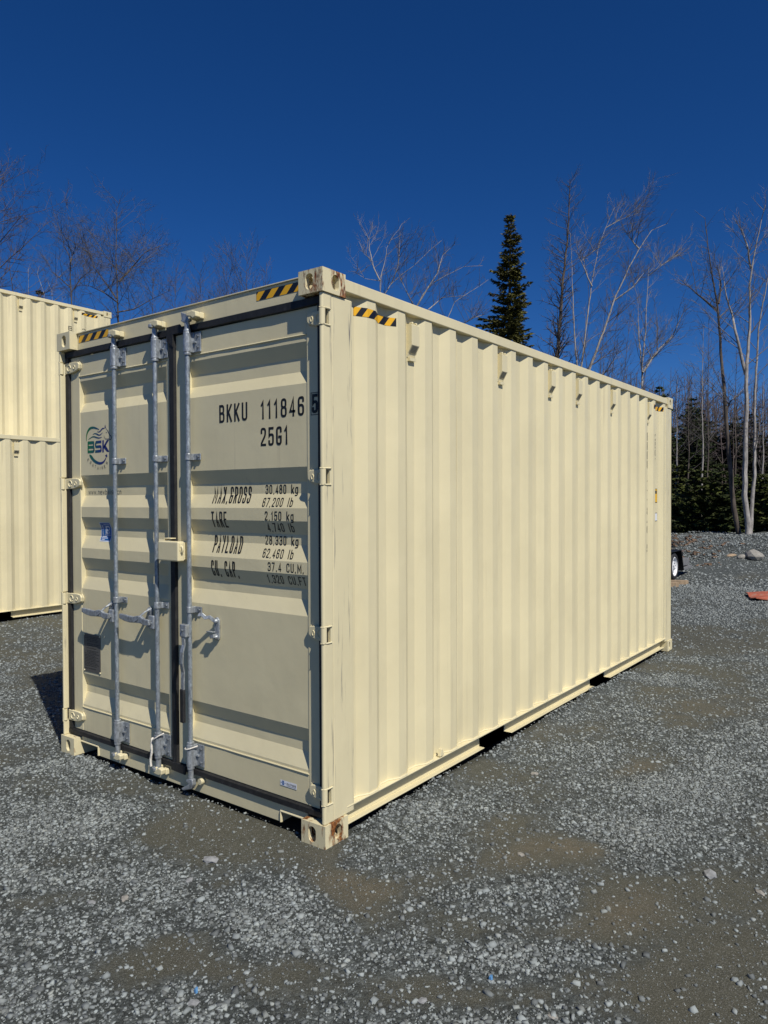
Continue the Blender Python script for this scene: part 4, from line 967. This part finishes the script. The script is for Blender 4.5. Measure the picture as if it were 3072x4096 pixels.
def bare_tree(label, path, s, r, seed, bark_='bark_birch', twig='twig_pale', n=14, L=2.4, f0=.3, spread=.75, up=.06, dens=3.4, wind=(0,0,0), group=None, extra=(), name='bare_tree', topk=.75):
    rnd = random.Random(seed); P = [at(px, py, s) for px, py in path]; wv = Vector(wind); r = r*.80; dens = dens*1.08
    g0 = float(gz(P[0].x, P[0].y)); base = Vector((P[0].x, P[0].y, g0-.1))
    if P[0].z > g0+.3: P = [base]+P
    else: P[0].z = g0-.1
    root = empty(name, base+Vector((0,0,.1)), label, 'tree', group)
    def dense(Q):
        o = []
        for a, b in zip(Q, Q[1:]):
            m = max(2, int((b-a).length/.3))
            for k in range(m): o.append(a+(b-a)*(k/m)+Vector((rnd.uniform(-1,1), rnd.uniform(-1,1), 0))*.012)
        return o+[Q[-1]]
    loc = lambda mb: setattr(mb, 'v', [(a-base.x, b-base.y, c-base.z-.1) for a, b, c in mb.v]) or mb
    tm = MB(); cm = MB(); H = P[-1].z-base.z
    limbs = [(dense(P), r, 1.0)]
    for e, rf in extra: limbs.append((dense([at(px, py, s+rnd.uniform(-.3, .3)) for px, py in e]), r*rf, .75))
    for Q, rr0, sc in limbs:
        m = len(Q); rad = [max(.006, rr0*(1-.93*(j/(m-1))**1.05)) for j in range(m)]; tm.tube(Q, rad, 8, False)
        for k in range(int(n*sc)):
            f = f0+(1-f0)*((k+rnd.random())/(n*sc)) if sc == 1 else rnd.uniform(.15, 1); i = min(int(f*(m-1)), m-2); p = Q[i]+(Q[i+1]-Q[i])*(f*(m-1)-i); a_ = rnd.uniform(0, 6.283)
            d = Vector((math.cos(a_), math.sin(a_), 0))*spread+Vector((0,0,.75))+wv; l1 = L*sc*(1.1-topk*(f-f0)/(1-f0+1e-6))*rnd.uniform(.6, 1.15); q = wander(rnd, p, d, l1, 6, .13, up)
            r1 = max(.0078, rad[i]*rnd.uniform(.28, .46)); cm.tube(q, [r1*(1-.8*j/6) for j in range(7)], 4, False); sub(rnd, cm, q, r1, 1, l1, spread*.85, up, dens, wv*.5)
        sub(rnd, cm, Q[int(m*.6):], rad[int(m*.7)]*.6, 1, L*.75, spread, up, dens, wv*.3)
    loc(tm).build('trunk', M[bark_], root, smooth=True); loc(cm).build('crown', M[twig], root)
    return root
R = (1.0/1.4155); A = lambda *pts: [(1900+x*R, 650+y*R) for x, y in pts]
B2 = lambda *pts: [(x/2.37, 650+y/2.37) for x, y in pts]
G2 = lambda *pts: [(1340+x/2.676, 880+y/2.676) for x, y in pts]
wr = tuple((cr*.35)[:])
# left of the picture
bare_tree('bare grey tree with straight pale trunk behind the left door corner', B2((1120,1520),(1112,1200),(1100,850),(1105,600),(1110,440),(1135,350)), 27, .085, 11, 'bark_dark', 'twig_dark', 20, 3.0, .45, .95, .02, 3.0,
          extra=[(B2((1125,1130),(1250,1000),(1350,880),(1480,770)), .5), (B2((1115,1330),(1000,1240),(850,1170),(740,1160)), .4), (B2((1110,1420),(1270,1390),(1450,1290),(1600,1220)), .4), (B2((1105,1290),(1030,1180),(900,1000),(800,730)), .4)])
bare_tree('bare tree with crooked forked top above the upper container', B2((683,1370),(665,1100),(668,950),(655,880),(610,790),(590,680),(545,580),(518,500)), 26, .075, 12, 'bark_dark', 'twig_dark', 14, 2.2, .5, .9, .02, 3.0,
          extra=[(B2((668,950),(690,870),(720,800)), .4), (B2((660,1180),(560,1090),(490,1040),(450,930)), .35), (B2((670,1240),(760,1100),(880,1010)), .35)])
bare_tree('dense dark bare tree filling the left picture edge', B2((-110,1300),(-95,900),(-70,500),(-40,250),(0,80)), 23, .16, 13, 'bark_dark', 'twig_red', 46, 3.1, .35, 1.05, .02, 4.6, topk=.5)
bare_tree('bare tree crown low at the left picture edge above the upper container', B2((130,1260),(90,1000),(110,800),(130,620)), 25, .06, 14, 'bark_dark', 'twig_red', 16, 1.7, .5, .9, .02, 3.6)
bare_tree('short broken pale birch stem left of the brown spruce top', B2((272,1270),(270,1130),(266,1010)), 25, .05, 15, n=5, L=1.2, f0=.8)
bare_tree('thin leaning birch just left of the brown spruce top', B2((420,1250),(380,1130),(350,1050),(372,980)), 25.5, .045, 16, n=8, L=1.4, f0=.7, twig='twig_dark')
bare_tree('short bent pale birch stem right of the brown spruce top', B2((498,1340),(490,1210),(465,1165)), 25, .05, 17, n=5, L=1.2, f0=.8)
for i, (px, pyt, seed, lb_, wd) in enumerate([(700, 1075, 21, 'low bare tree left of the gap, second from the logo door corner', .9), (800, 1075, 22, 'bare tree above the middle locking bar', 1), (905, 1020, 23, 'bare bushy tree with upright forks above the door header', 1.15), (985, 985, 24, 'tallest bare tree above the door header, left of the hazard tape', 1.2), (1062, 1050, 25, 'reddish bare shrub nearest the rusty top casting', .8), (610, 1090, 26, 'low bare tree right of the straight pale trunk', .9)]):
    bare_tree(lb_, [(px-6, 1330), (px, 1230), (px+4, pyt)], 29, .06, seed, 'bark_dark', 'twig_red' if i % 2 == 0 else 'twig_dark', 30, 2.3*wd, .55, .75, .07, 4.4, group='bare trees above the door header')
# behind the container, middle
bare_tree('white birch rising beside the rusty top casting', G2((483,790),(487,640),(500,560),(540,430),(552,300),(610,190),(690,95),(720,40)), 24, .05, 31, n=7, L=1.4, f0=.6, wind=wr, extra=[(G2((480,650),(420,520),(400,440),(310,360),(255,230)), .6), (G2((400,440),(370,320),(365,200),(405,60)), .45), (G2((470,650),(330,630),(200,550)), .3)])
bare_tree('bare tree with long right-swept limb above the hazard tape', G2((530,800),(600,690),(700,590),(830,500),(950,390),(1040,300),(1140,220)), 24.5, .05, 32, n=16, L=1.4, f0=.45, wind=wr, twig='twig_dark', extra=[(G2((600,690),(670,500),(690,300),(695,120)), .5)])
bare_tree('bare tree with two right-swept limbs left of the green spruce', G2((880,920),(950,790),(1050,670),(1200,590),(1380,500),(1580,490)), 24, .055, 33, n=16, L=1.5, f0=.45, wind=wr, twig='twig_dark', extra=[(G2((880,920),(1000,720),(1100,560),(1150,380),(1280,260)), .6), (G2((840,910),(770,780),(690,620)), .5)])
bare_tree('low bare tree with arching twigs just left of the green spruce', G2((1190,1080),(1280,880),(1400,800),(1560,700),(1640,640)), 23.5, .05, 34, n=16, L=1.5, f0=.4, wind=wr, twig='twig_dark', extra=[(G2((1350,1120),(1480,1050),(1600,1010)), .5), (G2((1000,960),(1150,830),(1400,810)), .5)])
# right of the spruce
bare_tree('tall dead-topped spruce with scraggy grey crown, tallest tree in the picture', A((465,1120),(485,850),(500,650),(522,450),(532,280),(538,95)), 26, .17, 41, 'bark_dark', 'twig_dark', 120, 1.05, .40, 1.15, .03, 4.4, name='dead_spruce', topk=.32)
bare_tree('slim white birch stem right against the dead-topped spruce', A((578,1160),(560,900),(548,600),(540,400)), 25, .07, 42, n=12, L=1.3, f0=.5, wind=wr)
bare_tree('white birch forking towards a bright tip right of the dead-topped spruce', A((600,1170),(640,850),(665,650),(700,480),(740,370),(790,255)), 25.2, .08, 43, n=16, L=1.9, f0=.45, wind=wr, extra=[(A((660,700),(600,560),(570,500)), .4), (A((740,370),(830,320),(930,285)), .3), (A((700,480),(600,560)), .3)])
bare_tree('thick grey birch leaning strongly right behind the long side', A((640,1190),(730,950),(800,750),(870,600),(930,490),(1000,385),(1090,345)), 25.5, .11, 44, n=22, L=2.0, f0=.4, wind=wr, twig='twig_dark', extra=[(A((930,490),(880,430),(850,390)), .3), (A((780,790),(900,700),(960,620)), .35)])
bare_tree('white birch with wide right-hand limb above the far hazard tape', A((945,1300),(945,1150),(965,950),(975,750),(985,590)), 24, .08, 45, n=14, L=1.9, f0=.4, wind=wr, extra=[(A((948,1190),(1040,1060),(1120,980),(1180,850),(1190,800)), .6), (A((950,1250),(930,1000),(920,750)), .5), (A((985,640),(1060,580),(1150,520)), .3)])
for i, (x, yt, seed, lb_) in enumerate([(720, 750, 51, 'thin brown tree in the thicket between the leaning birches'), (790, 800, 52, 'thin brown tree in the thicket right of the leaning birch'), (860, 840, 53, 'thin brown tree close left of the wide-limbed birch'), (420, 850, 54, 'thin bare tree low between the green spruce and the dead-topped spruce')]):
    bare_tree(lb_, A((x-20, 1300), (x, 1050), (x+25, yt)), 28, .045, seed, 'bark_dark', 'twig_dark', 20, 1.8, .4, .8, .05, 3.2, wind=wr, group='thin trees in the thicket')
# right group
bare_tree('dark-stemmed tree left of the white birch pair at the right edge', [(2958,2172),(2935,2030),(2918,1850),(2905,1680),(2892,1500),(2880,1350)] + A((1375,820),(1345,650),(1318,480),(1302,310)), 23, .105, 61, 'bark_dark', 'twig_pale', 14, 1.8, .55, .9, .02, 2.8, extra=[(A((1372,840),(1290,770),(1230,720),(1170,670)), .45), (A((1420,1410),(1450,1350),(1530,1290)), .4), (A((1380,800),(1395,690),(1370,580)), .4)])
bare_tree('white birch with forked trunk standing on the bank at the right edge', [(2990,2165),(2992,2090),(2978,1980),(2982,1800),(2986,1650)] + A((1535,1200),(1560,880),(1552,700),(1585,500),(1610,380),(1645,240)), 22.5, .115, 62, n=14, L=1.7, f0=.5, extra=[(A((1535,1200),(1470,950),(1455,860),(1420,750),(1400,590)), .6), (A((1560,600),(1545,480),(1510,370)), .35)])
bare_tree('slimmer white birch joined to the forked one at the right edge', [(3000,2160),(3008,2040),(3018,1900),(3018,1700)] + A((1585,1300),(1605,950),(1630,800),(1650,690),(1680,560),(1710,350)), 22.6, .075, 63, n=13, L=1.6, f0=.5, extra=[([(3022,1800),(3035,1740),(3048,1720)], .3)])
for i, (px, pyt, seed, s_, lb_) in enumerate([(2705, 1500, 71, 27, 'slim bare tree nearest the far casting'), (2752, 1480, 72, 28, 'slim bare tree second right of the far casting'), (2808, 1300, 73, 26, 'slim pale tree standing in the gap right of the container'), (2830, 1270, 74, 29, 'slim brown tree in the gap right of the container, tallest there'), (3050, 1500, 75, 28, 'slim bare tree behind the slimmer white birch'), (2940, 1400, 76, 30, 'slim bare tree behind the dark-stemmed tree')]):
    bare_tree(lb_, [(px-4, 2050), (px+4, 1800), (px, 1650), (px+6, pyt)], s_, .05, seed, 'bark_dark' if i % 2 else 'bark_birch', 'twig_dark', 16, 1.7, .35, .85, .03, 3.2, group='slim trees right of the container')

# conifers
t = NT('spruce_needles'); a = t.n('ShaderNodeAttribute', attribute_name='tone'); t.set(t.mix(t.math('MULTIPLY', t.noise(3, 3), .5), a.outputs[0], (.030, .040, .014)), .7, 0, .2); M['needle'] = t.m
def spruce(label, base, H, W, seed, mat_tone=(.035, .052, .018), z0=.25, dens=1.0, group=None, trunk_r=.10, lean=(0,0), name='spruce_tree', gaps=.25, ragged=.25, wf=1.0):
    rnd = random.Random(seed); q = np.random.default_rng(seed); base = Vector(base); root = empty(name, base, label, 'tree', group)
    tm = MB(); top = Vector((lean[0], lean[1], H)); tm.tube([top*(k/8) for k in range(9)], [trunk_r*(1-.93*k/8) for k in range(9)], 7, False)
    V = []; C = []; z = z0
    while z < H-.05:
        f = (z-z0)/(H-z0); nb = rnd.randint(6, 8); a0 = rnd.uniform(0, 6.28)
        for b_ in range(nb):
            if rnd.random() < gaps*.6: continue
            a = a0+6.283*b_/nb+rnd.uniform(-.4, .4); L = W*((1-f)**.75+.05)*rnd.uniform(.55, 1.12)*(1-ragged*.5+ragged*(.5+.5*math.sin(1.15*z+2*a+seed)*math.cos(2.3*z-a))-.15*ragged); org = top*(z/H); el = rnd.uniform(-.15, .25)-.25*(1-f)
            n = max(3, int(L/.085*dens)); P = []
            for k in range(5):
                w = k/4; P.append(org+Vector((math.cos(a)*L*w, math.sin(a)*L*w, el*L*w+.22*L*w*w)))
            tm.tube(P, [.018*(1-f*.6)*(1-.8*k/4) for k in range(5)], 3, False)
            tone = rnd.uniform(.65, 1.3)
            for k in range(n):
                w = .12+.88*(k+rnd.random())/n; i = min(int(w*4), 3); p = P[i]+(P[i+1]-P[i])*(w*4-i)
                for sgn in (-1, 1, 0, -1, 1):
                    aa = a+sgn*rnd.uniform(.5, 1.1)+rnd.uniform(-.2, .2); l = (.14+.24*L*(1.15-w))*rnd.uniform(.6, 1.2)*(.9 if sgn else .7); l = min(l, .42)
                    d = Vector((math.cos(aa), math.sin(aa), rnd.uniform(-.65, .30))).normalized(); sd_ = d.cross(Vector((rnd.gauss(0,.7), rnd.gauss(0,.7), 1))).normalized()*(.026+.030*rnd.random())*wf
                    e = p+d*l; m_ = p+d*l*.45+Vector((0,0,-.02))
                    V += [p[:], (m_+sd_)[:], e[:], (m_-sd_)[:]]; tt_ = tone*rnd.uniform(.7, 1.35); C += [(mat_tone[0]*tt_, mat_tone[1]*tt_, mat_tone[2]*tt_, 1)]*4
        z += rnd.uniform(.16, .30)*((1.0 if wf == 1 else .62) if H > 6 else .8)
    tm.build('trunk', M['bark_dark'], root, smooth=True)
    Vn = np.array(V); me = np_mesh('crown', Vn, np.arange(len(Vn)).reshape(-1, 4)); ca = me.color_attributes.new('tone', 'FLOAT_COLOR', 'POINT'); ca.data.foreach_set('color', np.array(C, np.float32).ravel())
    finish('crown', me, M['needle'], root); return root
def sp_at(px, pytop, s, W, seed, label, **k):
    p = at(px, pytop, s); g = float(gz(p.x, p.y)); return spruce(label, (p.x, p.y, g-.05), p.z-g, W, seed, **k)
sp_at(2022, 858, 24, 1.25, 81, 'tall dense green spruce standing behind the long side', dens=1.9, trunk_r=.16, z0=3.5, mat_tone=(.100, .094, .024), gaps=.34, lean=(.25, -.1), ragged=.95, wf=.62)
sp_at(160, 1146, 27, 1.0, 82, 'brown spruce top showing just above the upper container', mat_tone=(.07, .05, .025), z0=2.5)
sp_at(2638, 1538, 30, 1.1, 83, 'spruce top peeping over the far hazard tape', dens=1.1, z0=2.5)
sp_at(2768, 1575, 31, 1.2, 84, 'spruce top in the gap right of the container', dens=1.1, z0=2)
ORD = 'first second third fourth fifth sixth seventh eighth ninth tenth eleventh twelfth thirteenth'.split()
rr = random.Random(5)
for i in range(13):
    px = 2670+i*36+rr.uniform(-12, 12); s_ = rr.uniform(24.0, 27.0); sp_at(px, rr.uniform(1830, 1950), s_, rr.uniform(.9, 1.25), 100+i, 'young green spruce behind the gravel bank, '+ORD[i]+' from the far casting', z0=.1, group='young spruces behind the bank', mat_tone=(.068, .080, .018) if i % 3 else (.045, .060, .018), gaps=.1, trunk_r=.05)
for i in range(10):
    px = 2660+i*48+rr.uniform(-15, 15); s_ = rr.uniform(30, 36); sp_at(px, rr.uniform(1640, 1790), s_, rr.uniform(1.2, 1.7), 130+i, 'dark taller spruce in the wood behind the young ones, '+ORD[i]+' from the far casting', z0=.1, dens=.8, group='dark spruces in the wood', mat_tone=(.022, .026, .012), gaps=.1)
# far wood: brown mass of stems and twigs
mb = MB(); rr = random.Random(77)
for i in range(520):
    px = rr.uniform(2400, 3350) if i % 2 else rr.uniform(-1800, 5200); s_ = rr.uniform(33, 64); p = at(px, 2000, s_); g = float(gz(p.x, p.y)); h = rr.uniform(3.0, 6.5); b0 = Vector((p.x, p.y, g-.2))
    q = wander(rr, b0, Vector((rr.uniform(-.1,.1), rr.uniform(-.1,.1), 1)), h, 5, .07, .02); mb.tube(q, [.05*(1-.8*k/5) for k in range(6)], 4, False)
    for k in range(8):
        w = rr.uniform(.25, 1); o = q[min(int(w*5), 5)]; d = Vector((rr.gauss(0,1), rr.gauss(0,1), rr.uniform(.3, 1.3))); e = wander(rr, o, d, rr.uniform(.8, 2.0), 3, .15, .05); mb.tube(e, [.016, .012, .008, .004], 3, False)
        for j in range(2): mb.tube(wander(rr, e[1+j % 3], d+Vector((rr.gauss(0,.8), rr.gauss(0,.8), rr.gauss(0,.5))), rr.uniform(.4, 1.0), 2, .2, .05), [.008, .006, .003], 3, False)
o = mb.build('far_wood', M['twig_red'], None); o['kind'] = 'stuff'; tag(o, 'brown mass of bare twigs and stems of the far wood', 'wood')

mb = MB(); rr = random.Random(12); M['debris'] = simple('brown_debris', (.17, .11, .07), .9, 0, .5, 9, .3)
for i in range(260):
    px = 2560+abs(rr.gauss(0, 1))*150; p = on_bank(px, rr.gauss(2168, 16)) if i < 0 else None
    s_ = rr.uniform(17.5, 21.5); q = at(px, 2100, s_); z = float(gz(q.x, q.y)); L = rr.uniform(.025, .085); a_ = rr.uniform(0, 3.14); t1 = rr.uniform(-.3, .3)
    hm = .12*math.exp(-((px-2640)/130)**2)*math.exp(-((s_-20.3)/1.0)**2)
    mb.obox((q.x, q.y, z+.01+hm*rr.random()), (math.cos(a_)*L, math.sin(a_)*L, t1*L), (-math.sin(a_)*L*.35, math.cos(a_)*L*.35, 0), (0, 0, L*.22))
o = mb.build('brush_debris', M['debris'], None); o['kind'] = 'stuff'; tag(o, 'brown chips and dirt clods heaped on the bank behind the trailer', 'debris')
